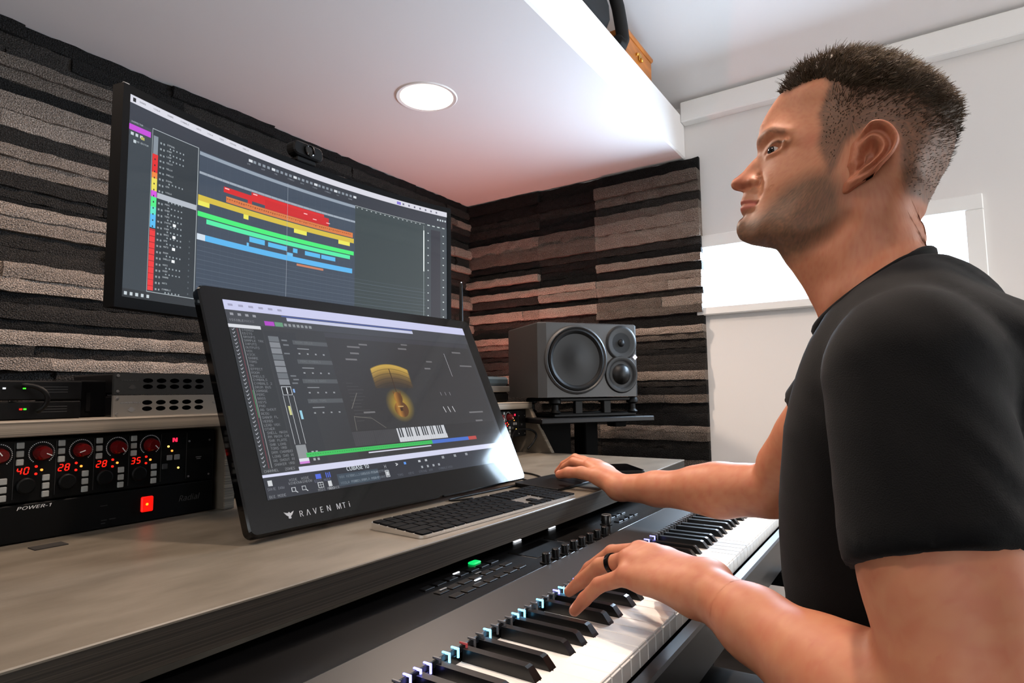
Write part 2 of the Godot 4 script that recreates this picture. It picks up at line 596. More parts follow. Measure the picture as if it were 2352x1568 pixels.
func downlight(at: Vector3, label: String, energy: float, lean := 0.0) -> void:
	var t := thing("downlight", label, "light", at, 0.0, "recessed downlights")
	t.rotation.z = -lean
	var b := MB.new()
	b.lathe([Vector2(0.086, -0.001), Vector2(0.097, -0.003), Vector2(0.101, 0.0)], 40)
	put("trim_ring", b.done(), M.trim_paint, t)
	b = MB.new()
	b.lathe([Vector2(0.0, -0.003), Vector2(0.086, -0.002)], 40)
	put("lamp_glass", b.done(), M.lamp_face, t)
	var l := SpotLight3D.new()
	l.name = "lamp_light"
	l.light_color = Color(1.0, 0.90, 0.82)
	l.light_energy = energy
	l.light_size = 0.06
	l.spot_angle = 80.0
	l.spot_angle_attenuation = 0.6
	l.spot_range = 8.0
	l.spot_attenuation = 2.0
	l.shadow_enabled = true
	t.add_child(l)
	l.position = Vector3(0, -0.02, 0)
	l.rotation = Vector3(-PI / 2, 0, 0)


# ledge-stone cladding: every strip a mesh of its own
const BACK_ROWS := [1.909, 1.874, 1.834, 1.811, 1.78, 1.748, 1.712, 1.668, 1.626, 1.58, 1.549, 1.513, 1.477, 1.449, 1.432, 1.401, 1.365, 1.325, 1.284, 1.246, 1.212, 1.185, 1.143, 1.116, 1.079, 1.048, 1.015, 0.985, 0.95, 0.91, 0.875, 0.83, 0.795]
const BACK_TONES := "KDKMMKLLDLLDKMKMDDLLKDKLDLDKMDKM"
const SIDE_ROWS := [1.903, 1.85, 1.80, 1.761, 1.72, 1.685, 1.632, 1.57, 1.537, 1.504, 1.47, 1.432, 1.40, 1.362, 1.334, 1.291, 1.259, 1.209, 1.179, 1.154, 1.12, 1.094, 1.056, 1.027, 0.989, 0.964, 0.93, 0.896, 0.854, 0.804, 0.78, 0.746, 0.713, 0.67, 0.63, 0.59]
const SIDE_TONES := "KKDKKMMKKLKLLKLDKLMDKDKMDKMKKMMDKMD"

var strip_noise := FastNoiseLite.new()

func strip(x0: float, x1: float, y0: float, y1: float, depth: float, base := 0.0) -> ArrayMesh:
	# along local x, front towards +z, rough front and wavy edges
	var n := maxi(2, int((x1 - x0) / 0.028))
	var rows := 3
	var grid := []
	for i in n + 1:
		var col := []
		var x := lerpf(x0, x1, float(i) / n)
		for j in rows + 1:
			var v := float(j) / rows
			var y := lerpf(y0, y1, v)
			var w := strip_noise.get_noise_3d(x * 60.0, y * 90.0, depth * 700.0)
			if j == 0 or j == rows: y += strip_noise.get_noise_3d(x * 38.0, y * 300.0, 7.0) * 0.0042
			var d := depth + w * 0.0105
			if j == 0 or j == rows: d -= 0.003
			col.append(Vector3(x, y, d))
		grid.append(col)
	var b := MB.new()
	b.smooth(1)
	for i in n:
		for j in rows:
			b.quad(grid[i][j], grid[i + 1][j], grid[i + 1][j + 1], grid[i][j + 1])
	b.smooth(-1)
	for i in n:
		for j in [0, rows]:
			var p: Vector3 = grid[i][j]; var q: Vector3 = grid[i + 1][j]
			var pb := Vector3(p.x, p.y, base); var qb := Vector3(q.x, q.y, base)
			if j == 0: b.quad(pb, qb, q, p)
			else: b.quad(p, q, qb, pb)
	for e in [0, n]:
		for j in rows:
			var p: Vector3 = grid[e][j]; var q: Vector3 = grid[e][j + 1]
			var pb := Vector3(p.x, p.y, base); var qb := Vector3(q.x, q.y, base)
			if e == 0: b.quad(pb, p, q, qb)
			else: b.quad(p, pb, qb, q)
	return b.done()


func stone_material(code: String, stray: float) -> Material:
	var r := rng.randf()
	if r < stray:                       # now and then a neighbour of another tone
		code = ["K", "D", "M", "L"][rng.randi() % 4]
	match code:
		"K": return M.stone_black if rng.randf() < 0.75 else M.stone_dark
		"D": return M.stone_dark
		"M": return M.stone_mid if rng.randf() < 0.7 else M.stone_light
	return M.stone_light if rng.randf() < 0.6 else M.stone_pale


func clad(parent: Node3D, rows: Array, tones: String, length: float, at: Transform3D, joints: Array, far := "") -> void:
	rows = rows.duplicate()
	while rows[rows.size() - 1] > 0.06:
		rows.append(rows[rows.size() - 1] - rng.randf_range(0.032, 0.052))
		tones += ["K", "D", "M", "L"][rng.randi() % 4]
	for k in rows.size() - 1:
		var y1: float = rows[k]
		var y0: float = rows[k + 1]
		var x := 0.0
		while x < length - 0.01:
			var l := rng.randf_range(0.28, 0.85)
			if joints.size():
				for j in joints:
					if j > x + 0.05:
						l = (j - x) if rng.randf() < 0.75 or l > j - x else l
						break
			if length - x - l < 0.12: l = length - x
			var code := tones[k]
			if far != "" and k < far.length() and x > joints[1] - 0.02: code = far[k]
			var m := stone_material(code, 0.16 if far == "" else 0.07)
			var light: bool = m == M.stone_light or m == M.stone_pale or m == M.stone_mid
			var d := rng.randf_range(0.034, 0.053) if light else rng.randf_range(0.018, 0.036)
			var o := put("stone_strip", strip(x + 0.0006, x + l - 0.0006, y0, y1 - 0.0005, d), m, parent)
			o.transform = at
			x += l


func build_stone() -> void:
	strip_noise.seed = 4
	strip_noise.frequency = 1.0
	strip_noise.fractal_octaves = 3
	var back := Node3D.new()
	back.name = "wall_cladding_back"
	add_child(back)
	back.set_meta("kind", "structure")
	back.set_meta("label", "dark and tan ledge-stone cladding on the back wall")
	clad(back, BACK_ROWS, BACK_TONES, 2.94, Transform3D(Basis.IDENTITY, Vector3(-0.505, 0, BACK_Z)), [])
	var side := Node3D.new()
	side.name = "wall_cladding_side"
	add_child(side)
	side.set_meta("kind", "structure")
	side.set_meta("label", "dark and tan ledge-stone cladding on the side wall, ending before the window")
	clad(side, SIDE_ROWS, SIDE_TONES, 1.203, Transform3D(Basis(Vector3(0, 0, 1), Vector3(0, 1, 0), Vector3(-1, 0, 0)), Vector3(WALL_X, 0, -1.884)), [0.443, 0.741], "KMMKKLM")


# ---------------------------------------------------------------- things stored above the lowered ceiling

func build_soffit_store() -> void:
	var y := FASCIA_TOP
	var t := thing("wooden_box", "honey coloured wooden box with a brass clasp at the end of the high shelf", "box", Vector3(2.005, y, -0.845))
	put("body", boxm(Vector3(0, 0.05, 0), Vector3(0.25, 0.10, 0.17), 0.004), M.box_wood, t)
	put("lid", boxm(Vector3(0, 0.109, 0), Vector3(0.262, 0.018, 0.182), 0.005), M.box_wood, t)
	var b := MB.new()
	b.box(Vector3(0.0, 0.062, 0.088), Vector3(0.022, 0.03, 0.006), 0.002)
	b.cyl(Vector3(0.0, 0.05, 0.09), Vector3(0.0, 0.05, 0.099), 0.008, 12, 0.002)
	b.cyl(Vector3(-0.03, 0.06, 0.084), Vector3(-0.03, 0.06, 0.094), 0.006, 12, 0.002)
	put("clasp", b.done(), M.brass, t)
	t = thing("wooden_box", "honey coloured wooden box standing half behind the black bag", "box", Vector3(1.80, y, -1.08))
	put("body", boxm(Vector3(0, 0.07, 0), Vector3(0.2, 0.14, 0.2), 0.004), M.box_wood, t)
	put("lid", boxm(Vector3(0, 0.149, 0), Vector3(0.21, 0.018, 0.21), 0.005), M.box_wood, t)
	# a soft black bag with a strap that hangs over its side
	t = thing("black_bag", "soft black bag with a hanging strap on the high shelf", "bag", Vector3(1.598, y, -0.86))
	var f := FastNoiseLite.new()
	f.seed = 12; f.frequency = 9.0
	b = MB.new()
	b.smooth(1)
	var nu := 28
	var nv := 16
	var pt := func(i: int, j: int) -> Vector3:
		var a := TAU * i / nu
		var e := -PI / 2 + PI * j / nv
		var d := Vector3(cos(a) * cos(e), sin(e), sin(a) * cos(e))
		var s := Vector3(signf(d.x) * pow(absf(d.x), 0.55), signf(d.y) * pow(absf(d.y), 0.6), signf(d.z) * pow(absf(d.z), 0.6))
		var p := Vector3(s.x * 0.20, 0.125 + s.y * 0.125, s.z * 0.105)
		return p + d * f.get_noise_3dv(p) * 0.02 + Vector3(0, 0 if p.y > 0.03 else 0.012, 0)
	for i in nu:
		for j in nv:
			b.quad(pt.call(i, j), pt.call(i, j + 1), pt.call(i + 1, j + 1), pt.call(i + 1, j))
	put("bag_body", b.done(), M.fabric_bag, t)
	b = MB.new()
	b.tube([Vector3(0.02, 0.235, 0.05), Vector3(0.12, 0.225, 0.09), Vector3(0.19, 0.19, 0.1), Vector3(0.212, 0.145, 0.105), Vector3(0.235, 0.085, 0.106), Vector3(0.246, 0.045, 0.106), Vector3(0.236, 0.025, 0.104), Vector3(0.205, 0.026, 0.10)], 0.022, 10)
	put("strap", b.done(), M.fabric_bag, t)


# ---------------------------------------------------------------- the desk

func desk_poly(grow: float) -> PackedVector2Array:
	# seen from above as (x, -z)
	var front := [Vector2(-0.36, -0.60), Vector2(0.178, -0.584), Vector2(0.40, -0.573), Vector2(0.65, -0.565), Vector2(0.877, -0.559), Vector2(1.10, -0.557), Vector2(1.306, -0.560), Vector2(1.55, -0.568), Vector2(1.80, -0.582)]
	var p := PackedVector2Array()
	for v in front: p.append(Vector2(v.x, -v.y - grow))
	p.append(Vector2(1.80, 1.46))
	p.append(Vector2(-0.36, 1.46))
	return p


func build_desk() -> void:
	var t := thing("studio_desk", "long studio desk with a grey oak worktop and dark layered edge", "desk")
	var up := Transform3D(Basis(Vector3(1, 0, 0), Vector3(0, 0, -1), Vector3(0, 1, 0)), Vector3.ZERO)
	var b := MB.new()
	b.xf = up
	b.prism(desk_poly(0.0), DESK_Y - 0.038, DESK_Y - 0.003)
	put("edge_core", b.done(), M.desk_edge, t)
	b = MB.new()
	b.xf = up
	b.prism(desk_poly(0.0006), DESK_Y - 0.003, DESK_Y, 0.0012)
	put("worktop", b.done(), M.desk_top, t)
	for x in [-0.33, 1.74]:
		put("side_panel", boxm(Vector3(x, 0.351, -1.02), Vector3(0.03, 0.70, 0.78), 0.002), M.desk_top, t)
	put("back_panel", boxm(Vector3(0.7, 0.42, -1.38), Vector3(2.04, 0.56, 0.02), 0.002), M.desk_top, t)
	put("cable_slot", boxm(Vector3(0.3548, DESK_Y + 0.0006, -1.0105), Vector3(0.039, 0.0016, 0.025)), std("slot_brown", Color(0.09, 0.075, 0.06), 0.7), t)


func seven_segment(text: String, h: float) -> ArrayMesh:
	var b := MB.new()
	var on := {"0": "abcdef", "1": "bc", "2": "abged", "3": "abgcd", "4": "fgbc", "5": "afgcd", "6": "afgedc", "7": "abc", "8": "abcdefg", "9": "abcdfg"}
	var w := h * 0.52
	var th := h * 0.13
	var x := 0.0
	for c in text:
		var q := {"a": [Vector2(w / 2, h), true], "g": [Vector2(w / 2, h / 2), true], "d": [Vector2(w / 2, 0), true], "f": [Vector2(0, h * 0.75), false], "b": [Vector2(w, h * 0.75), false], "e": [Vector2(0, h * 0.25), false], "c": [Vector2(w, h * 0.25), false]}
		for s in on[c]:
			var p: Vector2 = q[s][0]
			var flat: bool = q[s][1]
			b.xf = Transform3D(Basis(Vector3(1, 0, 0), Vector3(0.16, 1, 0), Vector3(0, 0, 1)), Vector3(x, 0, 0))
			b.box(Vector3(p.x, p.y, 0), Vector3(w - th * 0.9 if flat else th, th if flat else h / 2 - th * 0.9, 0.0008))
		x += w * 1.75
	return b.done()


# an eight-channel preamplifier; its face lies at local z = 0, x and y as in the left rack
func preamp(label: String, shift: Vector3, values: Array) -> void:
	var o := Vector3(0.37, 0.797, 0)
	var t := thing("preamplifier", label, "preamplifier", o + shift)
	var b := MB.new()
	b.box(Vector3(0, 0.044, -0.006), Vector3(0.503, 0.0885, 0.012), 0.0015)
	put("front_panel", b.done(), M.rack_black, t)
	put("case", boxm(Vector3(0, 0.044, -0.15), Vector3(0.44, 0.085, 0.27)), M.black_matte, t)
	var sep := boxm(Vector3.ZERO, Vector3(0.0007, 0.079, 0.0006))
	var btn := boxm(Vector3(0, 0, 0.0012), Vector3(0.0088, 0.0088, 0.0035), 0.0008)
	b = MB.new()
	b.lathe([Vector2(0.0113, 0), Vector2(0.0113, 0.004), Vector2(0.0098, 0.0065), Vector2(0.0088, 0.0145), Vector2(0.0075, 0.0165), Vector2(0, 0.0165)], 24, Transform3D(Basis(Vector3(1, 0, 0), PI / 2), Vector3.ZERO))
	var knob := b.done()
	var line := boxm(Vector3(0, 0.0045, 0.0168), Vector3(0.0011, 0.0075, 0.0008))
	b = MB.new()
	for k in 31:
		var a := deg_to_rad(-140.0 + 280.0 * k / 30.0)
		b.box(Vector3(sin(a) * 0.0155, cos(a) * 0.0155, 0.0002), Vector3(0.0013, 0.0013, 0.0006))
	var ring := b.done()
	b = MB.new()
	b.lathe([Vector2(0.0115, 0), Vector2(0.0115, 0.007), Vector2(0.0095, 0.0085), Vector2(0, 0.0085)], 24, Transform3D(Basis(Vector3(1, 0, 0), PI / 2), Vector3.ZERO))
	var dial := b.done()
	b = MB.new()
	b.lathe([Vector2(0.0017, 0), Vector2(0.0017, 0.0012), Vector2(0, 0.002)], 10, Transform3D(Basis(Vector3(1, 0, 0), PI / 2), Vector3.ZERO))
	var lamp := b.done()
	var spread := func(called: String, m: Mesh, mt: Material, x: float, y: float) -> MeshInstance3D:
		var p := put(called, m, mt, t)
		p.position = Vector3(x - o.x, y - o.y, 0.0003)
		return p
	for k in 8:
		var x := 0.3278 + 0.0502 * (k - 4)
		spread.call("separator", sep, M.print_dim, x, 0.842)
		for j in 3: spread.call("push_button", btn, M.button_grey, x + 0.0062, 0.8777 - 0.0118 * j)
		for j in 3: spread.call("push_button", btn, M.button_grey, x + 0.0386, 0.8292 - 0.0117 * j)
		spread.call("dial_marks", ring, M.print_white, x + 0.0322, 0.8655)
		var kn: MeshInstance3D = spread.call("gain_knob", knob, M.knob_red, x + 0.0322, 0.8655)
		var ln := put("pointer", line, M.print_white, kn)
		ln.rotation.z = [0.4, -2.0, 1.2, 0.6, -2.05, 1.9, -2.5, -2.4][k]
		spread.call("output_dial", dial, M.rack_black, x + 0.0138, 0.8205)
		var d: MeshInstance3D = spread.call("digit_display", seven_segment(values[k], 0.0092), M.led_red, x + 0.0034, 0.8368)
		spread.call("indicator", lamp, M.led_red, x + 0.0262, 0.8463)
		spread.call("indicator", lamp, M.led_red, x + 0.0262, 0.8358)
		spread.call("indicator", lamp, M.led_orange, x + 0.0330, 0.8408)
	for q in [[0.5401, 0.8602, M.led_amber], [0.5463, 0.8525, M.led_orange], [0.5578, 0.8228, M.led_amber]]:
		spread.call("indicator", lamp, q[2], q[0], q[1])
	for q in [[0.5422, 0.8412], [0.5545, 0.8412], [0.5347, 0.8271]]:
		spread.call("push_button", btn, M.print_dim if q[0] < 0.54 else M.print_grey, q[0], q[1])
	spread.call("separator", sep, M.print_dim, 0.5285, 0.842)
	spread.call("separator", sep, M.print_dim, 0.5714, 0.842)
	b = MB.new()
	b.prism(PackedVector2Array([Vector2(-0.004, -0.0035), Vector2(-0.0018, -0.0035), Vector2(-0.001, 0.0005), Vector2(0.001, -0.0035), Vector2(0.004, -0.0035), Vector2(0.004, 0.0035), Vector2(0.0018, 0.0035), Vector2(0.001, -0.0005), Vector2(-0.001, 0.0035), Vector2(-0.004, 0.0035)]), 0, 0.0008)
	spread.call("lit_badge", b.done(), M.led_pink, 0.5509, 0.8707)
	for q in [[0.5756, 0.8667], [0.5756, 0.8060], [0.612, 0.8667], [0.612, 0.806]]:
		spread.call("screw", lamp, M.steel, q[0], q[1])
	b = MB.new()
	b.box(Vector3(0, 0, 0), Vector3(0.010, 0.0012, 0.0005))
	b.box(Vector3(0, -0.003, 0), Vector3(0.007, 0.0012, 0.0005))
	spread.call("small_print", b.done(), M.print_grey, 0.5932, 0.838)


func pod(label: String, x0: float, x1: float, front_low: float, front_high: float, edge := 0.004) -> void:
	var t := thing("rack_cabinet", label, "cabinet", Vector3(0, DESK_Y + 0.0006, 0))
	for x in [x0 + 0.009, x1 - 0.009]:
		var b := MB.new()
		# polygon in (z, y), pushed along x
		b.xf = Transform3D(Basis(Vector3(0, 0, 1), Vector3(0, 1, 0), Vector3(-1, 0, 0)), Vector3(x, 0, 0))
		b.prism(PackedVector2Array([Vector2(-1.44, 0), Vector2(front_low, 0), Vector2(front_high, 0.150), Vector2(-1.44, 0.150)]), -0.009, 0.009)
		var p := put("side_panel", b.done(), M.desk_top, t)
		b = MB.new()
		b.xf = Transform3D(Basis(Vector3(0, 0, 1), Vector3(0, 1, 0), Vector3(-1, 0, 0)), Vector3(x, 0, 0))
		b.prism(PackedVector2Array([Vector2(front_low, 0.0005), Vector2(front_low + edge, 0.0005), Vector2(front_high + edge, 0.150), Vector2(front_high, 0.150)]), -0.009, 0.009)
		put("edge_band", b.done(), M.shelf_edge, p)
	var c := MB.new()
	c.box(Vector3((x0 + x1) / 2, 0.161, (-1.44 + front_high + 0.004) / 2), Vector3(x1 - x0, 0.022, 1.44 + front_high + 0.004), 0.0015)
	put("shelf", c.done(), M.shelf_edge, t)
	put("back_board", boxm(Vector3((x0 + x1) / 2, 0.075, -1.435), Vector3(x1 - x0 - 0.036, 0.148, 0.01)), M.desk_top, t)


func build_racks() -> void:
	pod("low rack cabinet with a grey oak shelf, holding the preamplifier above the power switch", 0.095, 0.652, -1.052, -1.052)
	pod("low rack cabinet with a slanted pale edge beneath the loudspeaker", 1.255, 1.80, -1.031, -1.117)
	preamp("black eight channel preamplifier with red digits above the lit power switch", Vector3(0, 0, -1.066), ["30", "32", "30", "36", "40", "28", "28", "35"])
	preamp("black eight channel preamplifier with red knobs in the cabinet with the slanted edge", Vector3(1.1602, 0.0, -1.128), ["30", "32", "28", "36", "40", "28", "30", "33"])
	# power distributor with the lit rocker switch
	var t := thing("power_conditioner", "black rack power unit with a glowing red rocker switch", "power unit", Vector3(0.37, 0.7415, -1.066))
	put("front_panel", boxm(Vector3(0, 0.0265, -0.006), Vector3(0.503, 0.053, 0.012), 0.0015), M.rack_black, t)
	put("case", boxm(Vector3(0, 0.0265, -0.13), Vector3(0.44, 0.05, 0.235)), M.black_matte, t)
	var b := MB.new()
	b.box(Vector3(0.1385, 0.0275, 0.001), Vector3(0.0185, 0.0245, 0.006), 0.0015)
	var sw := put("rocker_switch", b.done(), M.switch_red, t)
	b = MB.new()
	b.lathe([Vector2(0.0022, 0), Vector2(0, 0.001)], 12, Transform3D(Basis(Vector3(1, 0, 0), PI / 2), Vector3(0.1375, 0.0275, 0.004)))
	put("neon_lamp", b.done(), M.switch_core, sw)
	var tx := lettering("POWER-1", 0.0042, M.print_white, t, Vector3(-0.0375, 0.0435, 0.0002), "lettering", "Droid Sans")
	tx.basis = Basis(Vector3(1.6, 0, 0), Vector3(0.35, 1, 0), Vector3(0, 0, 1))
	tx = lettering("Radial", 0.0095, M.print_low, t, Vector3(0.189, 0.020, 0.0002), "lettering", "Droid Sans")
	tx.basis = Basis(Vector3(1, 0, 0), Vector3(0.25, 1, 0), Vector3(0, 0, 1))
	b = MB.new()
	b.box(Vector3(0.075, 0.0345, 0.0002), Vector3(0.010, 0.0011, 0.0005))
	b.box(Vector3(0.076, 0.012, 0.0002), Vector3(0.008, 0.0011, 0.0005))
	b.box(Vector3(0.088, 0.0125, 0.0002), Vector3(0.009, 0.0013, 0.0005))
	b.box(Vector3(0.075, 0.0075, 0.0002), Vector3(0.006, 0.0011, 0.0005))
	put("small_print", b.done(), M.print_dim, t)
	put("rack_fill", boxm(Vector3(0, 0.0545, -0.02), Vector3(0.50, 0.0015, 0.02)), M.black_matte, t)

	# network switch pair on the left shelf
	var s := thing("network_unit", "black network unit with small green and red lamps on the grey shelf", "network unit", Vector3(0.24, 0.912, -1.105))
	put("lower_case", boxm(Vector3(0, 0.0145, -0.1), Vector3(0.365, 0.028, 0.2), 0.002), M.black_plastic, s)
	put("upper_case", boxm(Vector3(0, 0.0445, -0.1), Vector3(0.365, 0.030, 0.2), 0.002), M.black_plastic, s)
	for k in 7:
		var p := put("port", boxm(Vector3(-0.10 + 0.0265 * k, 0.0455, 0.0), Vector3(0.018, 0.013, 0.003)), M.black_gloss, s)
		put("port_rim", boxm(Vector3(-0.10 + 0.0265 * k, 0.0535, 0.0008), Vector3(0.013, 0.0014, 0.002)), M.steel, p)
	var led := boxm(Vector3.ZERO, Vector3(0.0032, 0.0024, 0.002))
	for q in [[0.107, 0.0478, M.led_green], [0.104, 0.0168, M.led_red], [0.109, 0.0168, M.led_green], [0.083, 0.0478, M.led_white], [0.06, 0.0175, M.led_amber], [0.048, 0.0478, M.led_green]]:
		var l := put("status_lamp", led, q[2], s)
		l.position = Vector3(q[0], q[1], 0.001)
	for q in [[0.146, 0.046], [0.146, 0.016]]:
		var bb := MB.new()
		for r in 3: bb.box(Vector3(q[0], q[1] - 0.004 + 0.004 * r, 0.0002), Vector3(0.034, 0.0012, 0.0005))
		put("small_print", bb.done(), M.print_dim, s)
	b = MB.new()
	var pts := []
	for k in 13:
		var a := -0.9 + 2.6 * k / 12.0
		pts.append(Vector3(0.104 + cos(a) * 0.026, 0.030 + sin(a) * 0.022, 0.012 + 0.01 * sin(PI * k / 12.0)))
	b.tube(pts, 0.0035, 8)
	put("patch_cable", b.done(), M.rubber, s)
	# a black box between the network unit and the satellites
	var bx := thing("accelerator_box", "plain black box standing between the network unit and the vented boxes", "audio unit", Vector3(0.449, 0.912, -1.13))
	put("case", boxm(Vector3(0, 0.031, -0.09), Vector3(0.042, 0.062, 0.18), 0.003), M.black_matte, bx)
	put("front", boxm(Vector3(-0.008, 0.026, 0.0005), Vector3(0.006, 0.03, 0.002)), M.dark_metal, bx)
	satellite("silver vented audio box on the grey shelf, under its black twin", 0.912, M.silver_face, M.print_grey)
	satellite("black vented audio box lying on top of the silver one", 0.9495, M.grey_face, M.print_dim)


func satellite(label: String, y: float, face: Material, ink: Material) -> void:
	var t := thing("vented_box", label, "audio unit", Vector3(0.565, y, -1.10), 0.0, "vented audio boxes on the shelf")
	put("case", boxm(Vector3(0, 0.018, -0.08), Vector3(0.198, 0.035, 0.155), 0.003), M.dark_metal, t)
	var f := CSGCombiner3D.new()
	f.name = "front_plate"
	var p := CSGBox3D.new()
	p.size = Vector3(0.2, 0.036, 0.006)
	p.material = face
	f.add_child(p)
	for r in 2:
		for k in 5:
			var c := CSGCylinder3D.new()
			c.radius = 0.0082
			c.height = 0.02
			c.sides = 20
			c.material = M.black_matte
			c.operation = CSGShape3D.OPERATION_SUBTRACTION
			c.transform = Transform3D(Basis(Vector3(1, 0, 0), Vector3(0, 0, 0.50), Vector3(0, -1, 0)), Vector3(-0.047 + 0.0225 * k, 0.0055 - 0.0105 * r, 0))
			c.transform.basis = Basis(Vector3(1, 0, 0), Vector3(0, 0, 1), Vector3(0, -0.5, 0))
			f.add_child(c)
	t.add_child(f)
	f.position = Vector3(0, 0.018, 0)
	for q in [Vector2(-0.094, 0.031), Vector2(-0.094, 0.005), Vector2(0.094, 0.031), Vector2(0.094, 0.005)]:
		var b := MB.new()
		b.lathe([Vector2(0.0026, 0), Vector2(0.0022, 0.0012), Vector2(0, 0.0014)], 12, Transform3D(Basis(Vector3(1, 0, 0), PI / 2), Vector3(q.x, q.y, 0.003)))
		put("screw", b.done(), M.steel, t)
	var b2 := MB.new()
	for k in 8: b2.box(Vector3(-0.088 + 0.004 * k, 0.0235, 0.0032), Vector3(0.003, 0.0022, 0.0004))
	b2.prism(PackedVector2Array([Vector2(-0.078, 0.011), Vector2(-0.074, 0.016), Vector2(-0.070, 0.016), Vector2(-0.066, 0.011), Vector2(-0.072, 0.008)]), 0.003, 0.0034)
	for k in 5: b2.box(Vector3(0.070 + 0.003 * k, 0.0215, 0.0032), Vector3(0.0022, 0.003, 0.0004))
	put("small_print", b2.done(), ink, t)


# ---------------------------------------------------------------- pictures shown on the two screens

class Paint:
	var im: Image
	var w: int
	var h: int
	const GLYPHS := {
		"A": [126, 17, 17, 17, 126], "B": [127, 73, 73, 73, 54], "C": [62, 65, 65, 65, 34], "D": [127, 65, 65, 34, 28], "E": [127, 73, 73, 73, 65], "F": [127, 9, 9, 9, 1],
		"G": [62, 65, 73, 73, 122], "H": [127, 8, 8, 8, 127], "I": [0, 65, 127, 65, 0], "J": [32, 64, 65, 63, 1], "K": [127, 8, 20, 34, 65], "L": [127, 64, 64, 64, 64],
		"M": [127, 2, 12, 2, 127], "N": [127, 4, 8, 16, 127], "O": [62, 65, 65, 65, 62], "P": [127, 9, 9, 9, 6], "Q": [62, 65, 81, 33, 94], "R": [127, 9, 25, 41, 70],
		"S": [70, 73, 73, 73, 49], "T": [1, 1, 127, 1, 1], "U": [63, 64, 64, 64, 63], "V": [31, 32, 64, 32, 31], "W": [63, 64, 56, 64, 63], "X": [99, 20, 8, 20, 99],
		"Y": [7, 8, 112, 8, 7], "Z": [97, 81, 73, 69, 67], "0": [62, 81, 73, 69, 62], "1": [0, 66, 127, 64, 0], "2": [66, 97, 81, 73, 70], "3": [33, 65, 69, 75, 49], "4": [24, 20, 18, 127, 16]}
	func _init(w_: int, h_: int, c: Color) -> void:
		w = w_; h = h_
		im = Image.create(w, h, false, Image.FORMAT_RGB8)
		im.fill(c)
	# fractions of the screen, from the top left
	func rect(x0: float, y0: float, x1: float, y1: float, c: Color) -> void:
		var a := Vector2i(int(round(x0 * w)), int(round(y0 * h)))
		var b := Vector2i(int(round(x1 * w)), int(round(y1 * h)))
		im.fill_rect(Rect2i(a, Vector2i(maxi(1, b.x - a.x), maxi(1, b.y - a.y))), c)
	func frame(x0: float, y0: float, x1: float, y1: float, c: Color, t := 0.001) -> void:
		rect(x0, y0, x1, y0 + t, c)
		rect(x0, y1 - t, x1, y1, c)
		rect(x0, y0, x0 + t * h / w, y1, c)
		rect(x1 - t * h / w, y0, x1, y1, c)
	func text(s: String, x: float, y: float, k: int, c: Color) -> void:
		var px := int(x * w)
		var py := int(y * h)
		for ch in s:
			if GLYPHS.has(ch):
				var g: Array = GLYPHS[ch]
				for i in 5:
					for j in 7:
						if g[i] & (1 << j): im.fill_rect(Rect2i(px + i * k, py + j * k, maxi(1, k - 1), k), c)
			px += 6 * k
	func line(a: Vector2, b: Vector2, t: int, c: Color) -> void:
		var n := int(maxf(absf(b.x - a.x) * w, absf(b.y - a.y) * h)) + 1
		for i in n + 1:
			var p := a.lerp(b, float(i) / n)
			im.fill_rect(Rect2i(int(p.x * w) - t / 2, int(p.y * h) - t / 2, t, t), c)


func screen_material(called: String, im: Image, energy: float) -> StandardMaterial3D:
	var m := std(called, Color(0.012, 0.012, 0.014), 0.07)
	m.emission_enabled = true
	m.emission = Color.BLACK
	m.emission_texture = ImageTexture.create_from_image(im)
	m.emission_energy_multiplier = energy
	m.texture_repeat = false
	return m


func words(r: RandomNumberGenerator, n: int) -> String:
	var list := ["KICK", "SNARE", "TOMS", "HATS", "OVER", "ROOM", "BASS", "GTR", "KEYS", "PIANO", "VOX", "STRING", "PERC", "LOOP", "SYNTH", "PAD", "CELLO", "VIOLA", "CYMBALS", "SHELLS"]
	var s: String = list[r.randi() % list.size()]
	for k in n - 1: s += " " + list[r.randi() % list.size()]
	return s


